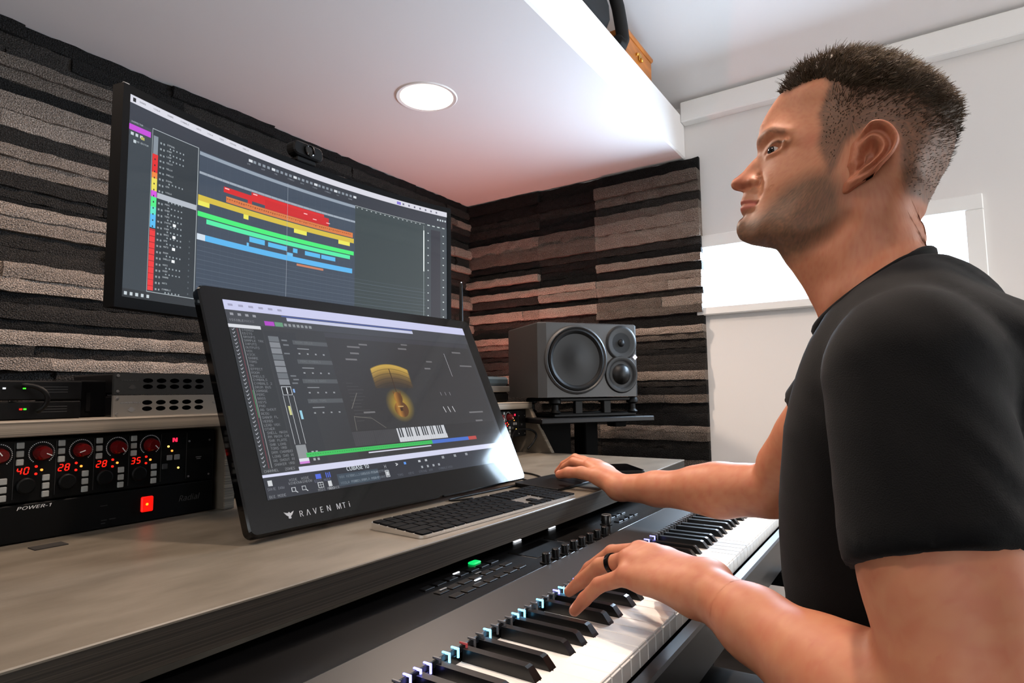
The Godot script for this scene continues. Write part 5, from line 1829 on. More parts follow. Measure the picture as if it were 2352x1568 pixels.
# outline of the head in its middle plane (u, v): down the face, up the nape, over the skull; third value: half width at the rim
const OUTLINE := [
	Vector3(0.078, 0.0735, 20), Vector3(0.0873, 0.0625, 21), Vector3(0.0946, 0.052, 20), Vector3(0.0998, 0.0428, 18), Vector3(0.1025, 0.0319, 15), Vector3(0.1052, 0.0262, 11), Vector3(0.1056, 0.0205, 8), Vector3(0.1052, 0.0133, 6),
	Vector3(0.1066, 0.0078, 6), Vector3(0.1115, 0.0040, 6), Vector3(0.1179, -0.0018, 6), Vector3(0.1238, -0.0078, 6), Vector3(0.1302, -0.0127, 8), Vector3(0.1358, -0.0162, 9), Vector3(0.1382, -0.0207, 9), Vector3(0.1366, -0.0257, 9),
	Vector3(0.1318, -0.0292, 7), Vector3(0.1268, -0.0313, 6), Vector3(0.1243, -0.0334, 7), Vector3(0.1246, -0.0379, 9), Vector3(0.1261, -0.0424, 10), Vector3(0.1275, -0.0463, 11), Vector3(0.1274, -0.0490, 11), Vector3(0.1262, -0.0508, 11),
	Vector3(0.1280, -0.0546, 11), Vector3(0.1273, -0.0589, 11), Vector3(0.1252, -0.0635, 10), Vector3(0.1258, -0.0660, 10), Vector3(0.1300, -0.0695, 11), Vector3(0.1328, -0.0742, 11), Vector3(0.1338, -0.0807, 11), Vector3(0.1327, -0.0868, 11),
	Vector3(0.1292, -0.0925, 12), Vector3(0.1205, -0.0985, 15), Vector3(0.1087, -0.1025, 18), Vector3(0.098, -0.1062, 19), Vector3(0.0905, -0.1095, 20), Vector3(0.0867, -0.1143, 20), Vector3(0.0828, -0.1223, 20), Vector3(0.079, -0.1297, 20),
	Vector3(0.0735, -0.1385, 20), Vector3(0.0683, -0.1482, 20), Vector3(0.0623, -0.1599, 20), Vector3(0.0555, -0.1763, 20), Vector3(0.0492, -0.1925, 22), Vector3(0.0454, -0.2083, 24), Vector3(0.043, -0.225, 26), Vector3(0.0, -0.232, 30),
	Vector3(-0.045, -0.228, 30), Vector3(-0.070, -0.21, 28), Vector3(-0.0735, -0.18, 26), Vector3(-0.068, -0.155, 25), Vector3(-0.0615, -0.138, 25), Vector3(-0.0585, -0.1264, 24), Vector3(-0.0594, -0.1189, 25), Vector3(-0.0583, -0.1086, 25),
	Vector3(-0.0552, -0.0998, 24), Vector3(-0.0600, -0.0912, 24), Vector3(-0.0640, -0.0792, 24), Vector3(-0.0700, -0.0678, 25), Vector3(-0.0755, -0.056, 26), Vector3(-0.0815, -0.046, 26), Vector3(-0.0880, -0.0295, 26), Vector3(-0.0915, -0.013, 26),
	Vector3(-0.092, 0.0085, 26), Vector3(-0.0885, 0.021, 26), Vector3(-0.081, 0.035, 26), Vector3(-0.0695, 0.050, 26), Vector3(-0.057, 0.0615, 26), Vector3(-0.040, 0.0735, 27), Vector3(-0.02, 0.0825, 27), Vector3(-0.005, 0.0875, 27),
	Vector3(0.011, 0.0925, 27), Vector3(0.034, 0.0905, 26), Vector3(0.0535, 0.0865, 24), Vector3(0.068, 0.081, 22)]
# half widths (mm) at places on the side of the head
const WIDTHS := [
	Vector3(0.0617, 0.0434, 38), Vector3(0.0768, 0.0324, 36), Vector3(0.0431, 0.0306, 52), Vector3(0.0225, 0.0269, 61), Vector3(0.0889, 0.0209, 32), Vector3(0.073, 0.0132, 42), Vector3(0.0523, -0.0013, 57), Vector3(0.0831, 0.0011, 30),
	Vector3(0.0738, 0.0025, 36), Vector3(0.0942, 0.0125, 18), Vector3(0.0583, -0.0069, 51), Vector3(0.0899, -0.0064, 24), Vector3(0.0788, -0.0151, 37), Vector3(0.0655, -0.0214, 48), Vector3(0.0485, -0.027, 59), Vector3(0.0294, -0.0364, 67),
	Vector3(0.1028, -0.0093, 13), Vector3(0.1062, -0.0032, 11), Vector3(0.1158, -0.015, 11), Vector3(0.1274, -0.0218, 12), Vector3(0.1118, -0.0269, 17), Vector3(0.1029, -0.0243, 16), Vector3(0.099, -0.0312, 21), Vector3(0.0908, -0.0313, 32),
	Vector3(0.0755, -0.0384, 45), Vector3(0.0546, -0.0486, 56), Vector3(0.0358, -0.0629, 63), Vector3(0.1143, -0.0419, 14), Vector3(0.1061, -0.0547, 23), Vector3(0.1188, -0.0509, 15), Vector3(0.0959, -0.053, 32), Vector3(0.0842, -0.0577, 40),
	Vector3(0.0713, -0.0678, 48), Vector3(0.0515, -0.0845, 57), Vector3(0.119, -0.0592, 15), Vector3(0.1114, -0.0682, 21), Vector3(0.1167, -0.0807, 20), Vector3(0.1252, -0.0846, 13), Vector3(0.1182, -0.0947, 16), Vector3(0.1039, -0.0913, 32),
	Vector3(0.1048, -0.1000, 26), Vector3(0.0881, -0.0888, 43), Vector3(0.0878, -0.1060, 33), Vector3(0.067, -0.0968, 53), Vector3(0.0033, -0.0831, 61), Vector3(0.0253, -0.1045, 55), Vector3(0.0473, -0.1089, 49), Vector3(0.0559, -0.1246, 39),
	Vector3(0.0357, -0.1383, 46), Vector3(0.0023, -0.1183, 57), Vector3(-0.0274, -0.1144, 57), Vector3(-0.0289, -0.0898, 62), Vector3(-0.0493, -0.1013, 38), Vector3(-0.0505, -0.1218, 36), Vector3(0.0205, -0.1589, 50), Vector3(-0.0111, -0.1468, 59),
	Vector3(-0.0404, -0.1337, 50), Vector3(0.0224, -0.1792, 53), Vector3(-0.0039, -0.1604, 65), Vector3(0.0316, -0.1882, 44), Vector3(-0.0312, -0.1500, 64), Vector3(-0.0488, -0.1450, 52), Vector3(0.0425, -0.1789, 32), Vector3(-0.0123, -0.1795, 75),
	Vector3(0.0121, -0.0302, 69), Vector3(0.0269, -0.0072, 66), Vector3(-0.005, -0.0048, 75), Vector3(-0.0065, 0.0258, 74), Vector3(0.0163, 0.0452, 65), Vector3(0.0416, 0.0544, 53), Vector3(-0.0071, 0.0554, 61), Vector3(-0.0362, 0.039, 64),
	Vector3(-0.0346, 0.0045, 75), Vector3(-0.0328, -0.0261, 75), Vector3(-0.0542, -0.0161, 70), Vector3(-0.056, 0.015, 65), Vector3(-0.067, -0.0324, 60), Vector3(-0.0758, -0.0022, 51), Vector3(-0.0790, -0.0299, 44), Vector3(-0.0585, -0.0613, 59),
	Vector3(-0.0438, -0.0755, 61), Vector3(-0.0630, -0.0685, 46), Vector3(-0.0166, -0.0545, 69), Vector3(-0.0011, -0.0643, 67), Vector3(-0.0228, -0.0724, 66)]
const HAIR_EDGE := [
	Vector2(0.0783, 0.0735), Vector2(0.0619, 0.0648), Vector2(0.0458, 0.0634), Vector2(0.0315, 0.0617), Vector2(0.0231, 0.0574), Vector2(0.0184, 0.0466), Vector2(0.0254, 0.031), Vector2(0.0308, 0.0195), Vector2(0.0281, 0.0005), Vector2(0.0328, -0.0166),
	Vector2(0.028, -0.0333), Vector2(0.0225, -0.0519), Vector2(0.015, -0.045), Vector2(0.006, -0.024), Vector2(-0.012, -0.013), Vector2(-0.034, -0.016), Vector2(-0.0415, -0.033), Vector2(-0.0402, -0.0447), Vector2(-0.0401, -0.0674), Vector2(-0.042, -0.0832),
	Vector2(-0.056, -0.0856), Vector2(-0.075, -0.087), Vector2(-0.12, -0.06), Vector2(-0.12, 0.06), Vector2(-0.06, 0.13), Vector2(0.05, 0.13), Vector2(0.095, 0.10)]
const TOP_EDGE := [
	Vector2(0.0783, 0.0735), Vector2(0.0619, 0.0648), Vector2(0.0458, 0.0634), Vector2(0.0231, 0.0574), Vector2(0.0182, 0.0503), Vector2(-0.0006, 0.032), Vector2(-0.0214, 0.0270), Vector2(-0.0424, 0.0165), Vector2(-0.0624, 0.0025), Vector2(-0.0796, -0.0164),
	Vector2(-0.12, -0.03), Vector2(-0.12, 0.06), Vector2(-0.06, 0.13), Vector2(0.05, 0.13), Vector2(0.095, 0.10)]
const STUBBLE := [
	Vector2(0.0229, -0.0480), Vector2(0.045, -0.0465), Vector2(0.066, -0.0500), Vector2(0.080, -0.0580), Vector2(0.092, -0.0690), Vector2(0.103, -0.0735), Vector2(0.115, -0.0720), Vector2(0.125, -0.0665), Vector2(0.15, -0.075), Vector2(0.14, -0.11),
	Vector2(0.085, -0.130), Vector2(0.055, -0.128), Vector2(0.030, -0.113), Vector2(0.012, -0.092), Vector2(0.014, -0.065)]

var tps_pts := PackedVector3Array()
var tps_w := PackedFloat64Array()
var grain := FastNoiseLite.new()

func tps_kernel(r2: float) -> float:
	return r2 * log(r2) if r2 > 1e-12 else 0.0


func tps_fit() -> void:
	tps_pts = PackedVector3Array()
	for q in WIDTHS: tps_pts.append(Vector3(q.x * 10.0, q.y * 10.0, q.z))
	for q in OUTLINE: tps_pts.append(Vector3(q.x * 10.0, q.y * 10.0, q.z))
	var n := tps_pts.size()
	var m := n + 3
	var A := []
	for i in m:
		var row := PackedFloat64Array()
		row.resize(m + 1)
		if i < n:
			for j in n:
				var dx := tps_pts[i].x - tps_pts[j].x
				var dy := tps_pts[i].y - tps_pts[j].y
				row[j] = tps_kernel(dx * dx + dy * dy)
			row[i] += 0.004
			row[n] = 1.0; row[n + 1] = tps_pts[i].x; row[n + 2] = tps_pts[i].y
			row[m] = tps_pts[i].z
		else:
			for j in n: row[j] = [1.0, tps_pts[j].x, tps_pts[j].y][i - n]
		A.append(row)
	for c in m:
		var best := c
		for r in range(c + 1, m):
			if absf(A[r][c]) > absf(A[best][c]): best = r
		var t: PackedFloat64Array = A[c]; A[c] = A[best]; A[best] = t
		var pivot: PackedFloat64Array = A[c]
		for r in range(c + 1, m):
			var row: PackedFloat64Array = A[r]
			var f := row[c] / pivot[c]
			if f == 0.0: continue
			for k in range(c, m + 1): row[k] -= f * pivot[k]
			A[r] = row
	tps_w.resize(m)
	for c in range(m - 1, -1, -1):
		var row: PackedFloat64Array = A[c]
		var s := row[m]
		for k in range(c + 1, m): s -= row[k] * tps_w[k]
		tps_w[c] = s / row[c]


func tps(u: float, v: float) -> float:
	var x := u * 10.0
	var y := v * 10.0
	var n := tps_pts.size()
	var s := tps_w[n] + tps_w[n + 1] * x + tps_w[n + 2] * y
	for i in n:
		var p := tps_pts[i]
		var dx := x - p.x
		var dy := y - p.y
		var r2 := dx * dx + dy * dy
		if r2 > 1e-12: s += tps_w[i] * r2 * log(r2)
	return s * 0.001


func seg_dist(p: Vector2, line: Array) -> float:
	var d := 1.0
	for k in line.size() - 1:
		d = minf(d, p.distance_to(Geometry2D.get_closest_point_to_segment(p, line[k], line[k + 1])))
	return d


func ridge(p: Vector2, line: Array, sigma: float, amp: float) -> float:
	var d := seg_dist(p, line)
	return amp * exp(-d * d / (2.0 * sigma * sigma)) if d < sigma * 3.5 else 0.0


# signed distance to a closed outline, positive inside
func inside(p: Vector2, poly: PackedVector2Array) -> float:
	var d := 1.0
	for k in poly.size():
		d = minf(d, p.distance_to(Geometry2D.get_closest_point_to_segment(p, poly[k], poly[(k + 1) % poly.size()])))
	return d if Geometry2D.is_point_in_polygon(p, poly) else -d


func face_relief(u: float, v: float) -> float:
	var p := Vector2(u, v)
	var s := 0.0
	if u > 0.045 and v > -0.015 and v < 0.04:
		s += ridge(p, [Vector2(0.086, 0.0035), Vector2(0.072, 0.0015)], 0.0040, -0.0028)               # eye socket
		s += ridge(p, [Vector2(0.0900, 0.0050), Vector2(0.0835, 0.0070), Vector2(0.0750, 0.0060), Vector2(0.0660, 0.0012)], 0.0025, 0.0056)    # upper lid
		s += ridge(p, [Vector2(0.0885, -0.0016), Vector2(0.0815, -0.0032), Vector2(0.0730, -0.0026), Vector2(0.0660, 0.0004)], 0.0024, 0.0046)
		s += ridge(p, [Vector2(0.088, 0.0125), Vector2(0.078, 0.0135), Vector2(0.066, 0.0085)], 0.0022, -0.0018)
		s += ridge(p, [Vector2(0.0995, 0.0215), Vector2(0.0823, 0.0215), Vector2(0.064, 0.0110)], 0.0055, 0.0046)
	if u > 0.085 and v < 0.0 and v > -0.075:
		s += ridge(p, [Vector2(0.1105, -0.0250), Vector2(0.1055, -0.0270)], 0.0046, 0.0052)               # nostril wing
		s += ridge(p, [Vector2(0.1010, -0.0205), Vector2(0.0995, -0.0275), Vector2(0.1030, -0.0335)], 0.0019, -0.0044)
		s += ridge(p, [Vector2(0.1270, -0.0280), Vector2(0.1130, -0.0315)], 0.0021, -0.0060)               # nostril
		s += ridge(p, [Vector2(0.0985, -0.0265), Vector2(0.0972, -0.0361), Vector2(0.0985, -0.0485)], 0.0017, -0.0022)
		s += ridge(p, [Vector2(0.0925, -0.0290), Vector2(0.0915, -0.0430)], 0.0050, 0.0016)
		s += ridge(p, [Vector2(0.1290, -0.0500), Vector2(0.1150, -0.0522), Vector2(0.1035, -0.0563)], 0.0012, -0.0032)   # mouth
		s += ridge(p, [Vector2(0.1260, -0.0462), Vector2(0.1140, -0.0490)], 0.0022, 0.0014)
		s += ridge(p, [Vector2(0.1260, -0.0552), Vector2(0.1130, -0.0572)], 0.0028, 0.0020)
		s += ridge(p, [Vector2(0.1230, -0.0640), Vector2(0.1120, -0.0660)], 0.0030, -0.0014)
	if v < -0.07:
		s += ridge(p, [Vector2(0.010, -0.088), Vector2(0.030, -0.102), Vector2(0.055, -0.1075), Vector2(0.085, -0.1040)], 0.0060, 0.0030)
		s += ridge(p, [Vector2(0.008, -0.104), Vector2(0.030, -0.117), Vector2(0.055, -0.1200), Vector2(0.080, -0.1160)], 0.0070, -0.0030)
		s += ridge(p, [Vector2(-0.004, -0.095), Vector2(0.018, -0.150), Vector2(0.036, -0.195)], 0.0085, 0.0035)
		s += ridge(p, [Vector2(-0.060, -0.0985), Vector2(-0.040, -0.1065), Vector2(-0.024, -0.1155)], 0.0050, -0.0014)
		s += ridge(p, [Vector2(-0.062, -0.1255), Vector2(-0.0404, -0.1300), Vector2(-0.020, -0.1390), Vector2(-0.003, -0.1540)], 0.0042, -0.0020)
	return s


func lin(r: int, g: int, b: int) -> Color:
	return Color8(r, g, b).srgb_to_linear()


var SKIN := Color8(176, 118, 86).srgb_to_linear()
var SKIN_RED := Color8(162, 89, 66).srgb_to_linear()
var STUBBLE_C := Color8(84, 65, 49).srgb_to_linear()
var HAIR_SIDE := Color8(76, 59, 46).srgb_to_linear()
var HAIR_TOP := Color8(68, 53, 41).srgb_to_linear()
var LIP := Color8(172, 96, 84).srgb_to_linear()

func head_color(u: float, v: float, hair: PackedVector2Array, beard: PackedVector2Array) -> Color:
	var p := Vector2(u, v)
	var n := grain.get_noise_2d(u * 900.0, v * 900.0)
	var n2 := grain.get_noise_2d(u * 160.0 + 40.0, v * 160.0)
	var c := SKIN.lerp(SKIN_RED, clampf(0.12 + 0.45 * n2, 0.0, 1.0))
	c = c.lerp(SKIN_RED, 0.7 * exp(-p.distance_squared_to(Vector2(0.126, -0.021)) / 0.00022))     # nose
	c = c.lerp(SKIN_RED, 0.55 * exp(-p.distance_squared_to(Vector2(0.040, -0.008)) / 0.0001))     # temple spot
	if v < -0.07 and u < 0.06: c = c.lerp(SKIN_RED, 0.25)
	var b := inside(p, beard)
	c = c.lerp(STUBBLE_C, clampf(0.55 + b / 0.018, 0.0, 1.0) * (0.82 + 0.22 * n))
	if u > 0.103 and v < -0.035 and v > -0.068:
		c = c.lerp(STUBBLE_C, 0.28)
		c = c.lerp(LIP, clampf(1.4 - seg_dist(p, [Vector2(0.127, -0.0470), Vector2(0.116, -0.0500), Vector2(0.1065, -0.0550)]) / 0.0022, 0.0, 0.85))
		c = c.lerp(LIP, clampf(1.4 - seg_dist(p, [Vector2(0.127, -0.0560), Vector2(0.116, -0.0570), Vector2(0.1085, -0.0570)]) / 0.0026, 0.0, 0.8))
	# eyebrow
	c = c.lerp(HAIR_SIDE, clampf(1.3 - seg_dist(p, [Vector2(0.1005, 0.0205), Vector2(0.0915, 0.0235), Vector2(0.081, 0.0225), Vector2(0.068, 0.0140)]) / 0.0032, 0.0, 0.62) * (0.8 + 0.4 * n))
	# lash line
	c = c.lerp(HAIR_TOP, clampf(1.25 - seg_dist(p, [Vector2(0.0885, 0.0052), Vector2(0.083, 0.0078), Vector2(0.076, 0.0068), Vector2(0.0665, 0.0014)]) / 0.0013, 0.0, 0.7))
	# clipped sides: hair with an outline, thinner near its edge
	var d := inside(p, hair)
	var a := clampf(0.58 + d / 0.010, 0.0, 1.0)
	if d < 0.0: a = clampf(1.0 + d / 0.0045, 0.0, 1.0) * 0.35
	a = clampf(a * (0.86 + 0.3 * n), 0.0, 1.0)
	var low := clampf((v + 0.005) / -0.05, 0.0, 1.0) * (1.0 if u > -0.03 else 0.55)
	c = c.lerp(HAIR_SIDE.lerp(HAIR_TOP, clampf(maxf((d - 0.010) / 0.03, 0.8 * smoothstep(-0.03, -0.06, u)), 0.0, 1.0)), a * (0.97 - 0.15 * low))
	return c


var head_grid := []        # columns of [u, v, w] from the rim to the middle

func build_head(out: Dictionary, hair_out: Dictionary) -> void:
	tps_fit()
	grain.seed = 31
	grain.frequency = 1.0
	grain.fractal_octaves = 2
	# resample the outline closely and smoothly
	var ring := PackedVector2Array()
	var n0 := OUTLINE.size()
	for k in n0:
		var a: Vector3 = OUTLINE[(k + n0 - 1) % n0]; var b: Vector3 = OUTLINE[k]; var c: Vector3 = OUTLINE[(k + 1) % n0]; var d: Vector3 = OUTLINE[(k + 2) % n0]
		var steps := maxi(2, int(ceil(Vector2(b.x, b.y).distance_to(Vector2(c.x, c.y)) / 0.0021)))
		for i in steps:
			var q := b.cubic_interpolate(c, a, d, float(i) / steps)
			ring.append(Vector2(q.x, q.y))
	var hair := PackedVector2Array(HAIR_EDGE)
	var top := PackedVector2Array(TOP_EDGE)
	var beard := PackedVector2Array(STUBBLE)
	var nr := 46
	var n := ring.size()
	var P := PackedVector3Array()      # u, v, w
	P.resize(n * (nr + 1))
	for i in n:
		var e := ring[i]
		var r := 0.0075 if e.x > 0.1 else 0.012
		for j in nr + 1:
			var f := pow(float(j) / nr, 1.45)
			var p := e * (1.0 - f)
			var dist := 1.0
			if f < 0.45:
				for q in range(-34, 35, 2): dist = minf(dist, p.distance_squared_to(ring[(i + q + n) % n]))
				dist = minf(sqrt(dist), e.length() * f)
			var edge := sqrt(maxf(0.0, 1.0 - pow(1.0 - minf(dist / r, 1.0), 2.0)))
			var w := (maxf(tps(p.x, p.y), 0.003) + face_relief(p.x, p.y)) * edge
			P[i * (nr + 1) + j] = Vector3(p.x, p.y, maxf(w, 0.0))
	head_grid = [P, n, nr]
	for side in [-1.0, 1.0]:
		var base: int = out.v.size()
		var hb: int = hair_out.v.size()
		var N := PackedVector3Array()
		N.resize(P.size())
		for i in n:
			for j in nr + 1:
				var a := P[((i + 1) % n) * (nr + 1) + j] - P[((i + n - 1) % n) * (nr + 1) + j]
				var b := P[i * (nr + 1) + mini(j + 1, nr)] - P[i * (nr + 1) + maxi(j - 1, 0)]
				var m := a.cross(b).normalized()
				if m.z < 0.0: m = -m
				if j == 0:
					var t := (ring[(i + 1) % n] - ring[(i + n - 1) % n]).normalized()
					m = Vector3(-t.y, t.x, 0.0)
					if m.x * ring[i].x + m.y * ring[i].y < 0.0: m = -m
				if j == nr: m = Vector3(0, 0, 1)
				N[i * (nr + 1) + j] = m
		for k in P.size():
			var p := P[k]
			var m := N[k]
			out.v.append(HEAD + Vector3(p.z * side, p.y, -p.x))
			out.n.append(Vector3(m.z * side, m.y, -m.x))
			out.c.append(head_color(p.x, p.y, hair, beard))
			# hair volume over the top of the head
			var d := inside(Vector2(p.x, p.y), top)
			var th := -0.003 + 0.0125 * smoothstep(-0.004, 0.024, d) * lerpf(0.62, 1.0, smoothstep(-0.07, 0.01, p.x))
			th += 0.0022 * grain.get_noise_3d(p.x * 130.0, p.y * 130.0, p.z * 130.0) * smoothstep(0.0, 0.01, d)
			var q := p + m * th
			hair_out.v.append(HEAD + Vector3(maxf(q.z, 0.0) * side, q.y, -q.x))
			hair_out.n.append(Vector3(m.z * side, m.y, -m.x))
			hair_out.c.append(HAIR_TOP)
		for i in n:
			var i2 := (i + 1) % n
			for j in nr:
				var a := i * (nr + 1) + j; var b := i2 * (nr + 1) + j; var c := b + 1; var d := a + 1
				var q := PackedInt32Array([a, c, b, a, d, c]) if side < 0 else PackedInt32Array([a, b, c, a, c, d])
				var mid := (P[a] + P[c]) * 0.5
				for k in q: out.i.append(base + k)
				if inside(Vector2(mid.x, mid.y), top) > -0.006:
					for k in q: hair_out.i.append(hb + k)
	build_ear(out, -1.0)
	build_ear(out, 1.0)


const EAR := [
	Vector2(0.0005, -0.0271), Vector2(-0.0062, -0.0223), Vector2(-0.0133, -0.0183), Vector2(-0.0198, -0.0159), Vector2(-0.026, -0.0164), Vector2(-0.0315, -0.0193), Vector2(-0.0359, -0.0241), Vector2(-0.0392, -0.0307), Vector2(-0.0407, -0.0379),
	Vector2(-0.0389, -0.0448), Vector2(-0.0343, -0.0516), Vector2(-0.0279, -0.057), Vector2(-0.0215, -0.0618), Vector2(-0.0146, -0.0661), Vector2(-0.0077, -0.0686), Vector2(0.0003, -0.0712), Vector2(0.0069, -0.0743), Vector2(0.0112, -0.0735),
	Vector2(0.0110, -0.0685), Vector2(0.0082, -0.0622), Vector2(0.0066, -0.0560), Vector2(0.0061, -0.0487), Vector2(0.0042, -0.0417), Vector2(0.0024, -0.0351)]

func build_ear(out: Dictionary, side: float) -> void:
	var c := Vector2(-0.0138, -0.0446)
	var n := EAR.size() * 4
	var rings := [[0.0, 0], [0.12, 0], [0.22, 0], [0.32, 0], [0.42, 0], [0.5, 0], [0.58, 0], [0.66, 0], [0.73, 0], [0.79, 0], [0.85, 0], [0.91, 0], [0.96, 0], [1.0, 0], [1.015, 1], [0.99, 2], [0.90, 3], [0.80, 4]]
	var grid := []
	for i in n:
		var k := i / 4
		var m := EAR.size()
		var e: Vector2 = EAR[k].cubic_interpolate(EAR[(k + 1) % m], EAR[(k + m - 1) % m], EAR[(k + 2) % m], (i % 4) / 4.0)
		var col := []
		for q in rings:
			var rho: float = q[0]
			var p := c + (e - c) * rho
			var front := smoothstep(-0.016, 0.004, p.x + (p.y + 0.045) * 0.15)
			var lobe := smoothstep(-0.058, -0.066, p.y)
			var hr := 0.002 + 0.0105 * smoothstep(0.30, 0.50, rho) - 0.0050 * smoothstep(0.56, 0.70, rho) + 0.0085 * smoothstep(0.76, 0.90, rho) - 0.0022 * smoothstep(0.95, 1.0, rho)
			var hf := 0.001 + 0.0055 * smoothstep(0.42, 0.66, rho) * smoothstep(-0.060, -0.045, p.y) - 0.006 * smoothstep(0.78, 1.0, rho)
			var h := lerpf(hr, hf, front)
			h = lerpf(h, 0.0085 * (1.0 - 0.35 * smoothstep(0.8, 1.0, rho)) * (1.0 - 0.55 * smoothstep(0.002, 0.012, p.x)), lobe)
			if rho < 0.34 and rho > 0.0: h -= 0.004 * smoothstep(0.34, 0.1, rho)
			var base := tps(p.x, p.y)
			if q[1] == 1: h = lerpf(h - 0.002, -0.001, front)
			elif q[1] == 2: h = lerpf(h * 0.0 + 0.0105, -0.003, front) * (1.0 - 0.3 * lobe)
			elif q[1] == 3: h = lerpf(0.006, -0.003, front)
			elif q[1] == 4: h = -0.004
			col.append(Vector3(p.x, p.y, base + h * 1.35 + 0.0035 * (1.0 - front)))
		grid.append(col)
	var base_id: int = out.v.size()
	var nr := rings.size()
	for i in n:
		for j in nr:
			var a: Vector3 = grid[(i + 1) % n][j] - grid[(i + n - 1) % n][j]
			var b: Vector3 = grid[i][mini(j + 1, nr - 1)] - grid[i][maxi(j - 1, 0)]
			var m := a.cross(b).normalized() if j > 0 else Vector3(0, 0, 1)
			if j > 0 and j < 14 and m.z < 0.0: m = -m
			if j >= 14:
				var o2 := Vector3(grid[i][j].x - c.x, grid[i][j].y - c.y, 0.0)
				if m.dot(o2) < 0.0: m = -m
			var p: Vector3 = grid[i][j]
			out.v.append(HEAD + Vector3(p.z * side, p.y, -p.x))
			out.n.append(Vector3(m.z * side, m.y, -m.x))
			var red := clampf(0.5 + 0.4 * grain.get_noise_2d(p.x * 300.0, p.y * 300.0), 0.0, 1.0)
			out.c.append(SKIN.lerp(SKIN_RED, red))
	for i in n:
		for j in nr - 1:
			var a := i * nr + j; var b := ((i + 1) % n) * nr + j; var cc := b + 1; var d := a + 1
			var q := [a, cc, b, a, d, cc] if side < 0 else [a, b, cc, a, cc, d]
			for k in q: out.i.append(base_id + k)


func build_strands(out: Dictionary) -> void:
	var P: PackedVector3Array = head_grid[0]
	var n: int = head_grid[1]
	var nr: int = head_grid[2]
	var r := RandomNumberGenerator.new()
	r.seed = 77
	var top := PackedVector2Array(TOP_EDGE)
	var side_poly := PackedVector2Array(HAIR_EDGE)
	var made := 0
	var tries := 0
	while made < 9000 and tries < 90000:
		tries += 1
		var i := r.randi() % n
		var j := clampi(int(nr * pow(1.0 - sqrt(r.randf()), 1.0 / 1.45)), 0, nr - 1)
		var p := P[i * (nr + 1) + j]
		var d := inside(Vector2(p.x, p.y), top)
		var clipped := d < 0.0015
		var e := inside(Vector2(p.x, p.y), side_poly) if clipped else 0.02
		if clipped and (e < 0.003 or r.randf() > e / 0.06): continue
		var a := P[((i + 1) % n) * (nr + 1) + j] - P[((i + n - 1) % n) * (nr + 1) + j]
		var b := P[i * (nr + 1) + j + 1] - P[i * (nr + 1) + maxi(j - 1, 0)]
		var m := a.cross(b).normalized()
		if m.z < 0.0: m = -m
		var side := -1.0 if r.randf() < 0.62 else 1.0
		# combed up and forward at the front, up and back behind
		var fwd := smoothstep(-0.02, 0.07, p.x)
		var flow := Vector3(lerpf(-0.75, 0.38, fwd), lerpf(0.15, 0.75, fwd), 0.0)
		flow = flow - m * flow.dot(m) * 0.6
		var dir := (m * r.randf_range(0.55, 1.0) + flow * r.randf_range(0.5, 1.0) + Vector3(r.randf_range(-0.35, 0.35), r.randf_range(-0.2, 0.35), r.randf_range(-0.35, 0.35))).normalized()
		var len := r.randf_range(0.008, 0.0155) * lerpf(0.62, 1.2, smoothstep(0.0, 0.03, d)) * lerpf(0.55, 1.0, smoothstep(-0.08, 0.01, p.x))
		if clipped: len = lerpf(0.0018, 0.0065, smoothstep(-0.03, 0.0, d)) * r.randf_range(0.7, 1.2)
		var root := p + m * lerpf(0.0, 0.007, smoothstep(0.0, 0.02, d)) * lerpf(0.6, 1.0, smoothstep(-0.07, 0.01, p.x))
		var bend := (flow * 0.6 - m * 0.35 + Vector3(r.randf_range(-0.4, 0.4), r.randf_range(-0.2, 0.2), r.randf_range(-0.4, 0.4))) * len * 0.7
		var tuft := Vector3(grain.get_noise_3d(p.x * 75.0, p.y * 75.0, p.z * 75.0), grain.get_noise_3d(p.x * 75.0 + 50.0, p.y * 75.0, p.z * 75.0), grain.get_noise_3d(p.x * 75.0, p.y * 75.0 + 50.0, p.z * 75.0))
		if not clipped: dir = (dir + tuft * 0.9).normalized()
		var tone := HAIR_TOP.lerp(lin(150, 126, 92), clampf(pow(r.randf(), 1.8) * 0.7 + 0.5 * tuft.x, 0.0, 0.9) * smoothstep(0.005, 0.04, d))
		if clipped: tone = HAIR_TOP.lerp(HAIR_SIDE, 0.4 + 0.6 * r.randf())
		var rad := r.randf_range(0.00045, 0.0009) * (0.6 if clipped else 1.0)
		var sd := dir.cross(Vector3(0.3, 0.2, 0.9)).normalized()
		var up := dir.cross(sd)
		var base: int = out.v.size()
		for s in 4:
			var f := s / 3.0
			var q := root + dir * len * f + bend * f * f
			var rr := rad * (1.0 - 0.85 * f)
			for k in 3:
				var o2 := sd * cos(TAU * k / 3.0) + up * sin(TAU * k / 3.0)
				var v := q + o2 * rr
				out.v.append(HEAD + Vector3(v.z * side, v.y, -v.x))
				out.n.append(Vector3(o2.z * side, o2.y, -o2.x))
				out.c.append(tone)
		for s in 3:
			for k in 3:
				var a2 := base + s * 3 + k; var b2 := base + s * 3 + (k + 1) % 3
				out.i.append_array(PackedInt32Array([a2, b2, b2 + 3, a2, b2 + 3, a2 + 3]))
		made += 1


# ---- limbs

const L_SHO := Vector3(0.566, 0.950, -0.006)
const L_ELB := Vector3(0.474, 0.706, 0.024)
const L_WRI := Vector3(0.640, 0.741, -0.193)
const R_SHO := Vector3(0.962, 0.985, -0.045)
const R_ELB := Vector3(1.075, 0.776, -0.205)
const R_WRI := Vector3(1.143, 0.752, -0.500)

func skin_color(p: Vector3) -> Color:
	var n := grain.get_noise_3dv(p * 55.0)
	var n2 := grain.get_noise_3dv(p * 240.0)
	return SKIN.lerp(SKIN_RED, clampf(0.32 + 0.45 * n + 0.18 * n2, 0.0, 1.0))


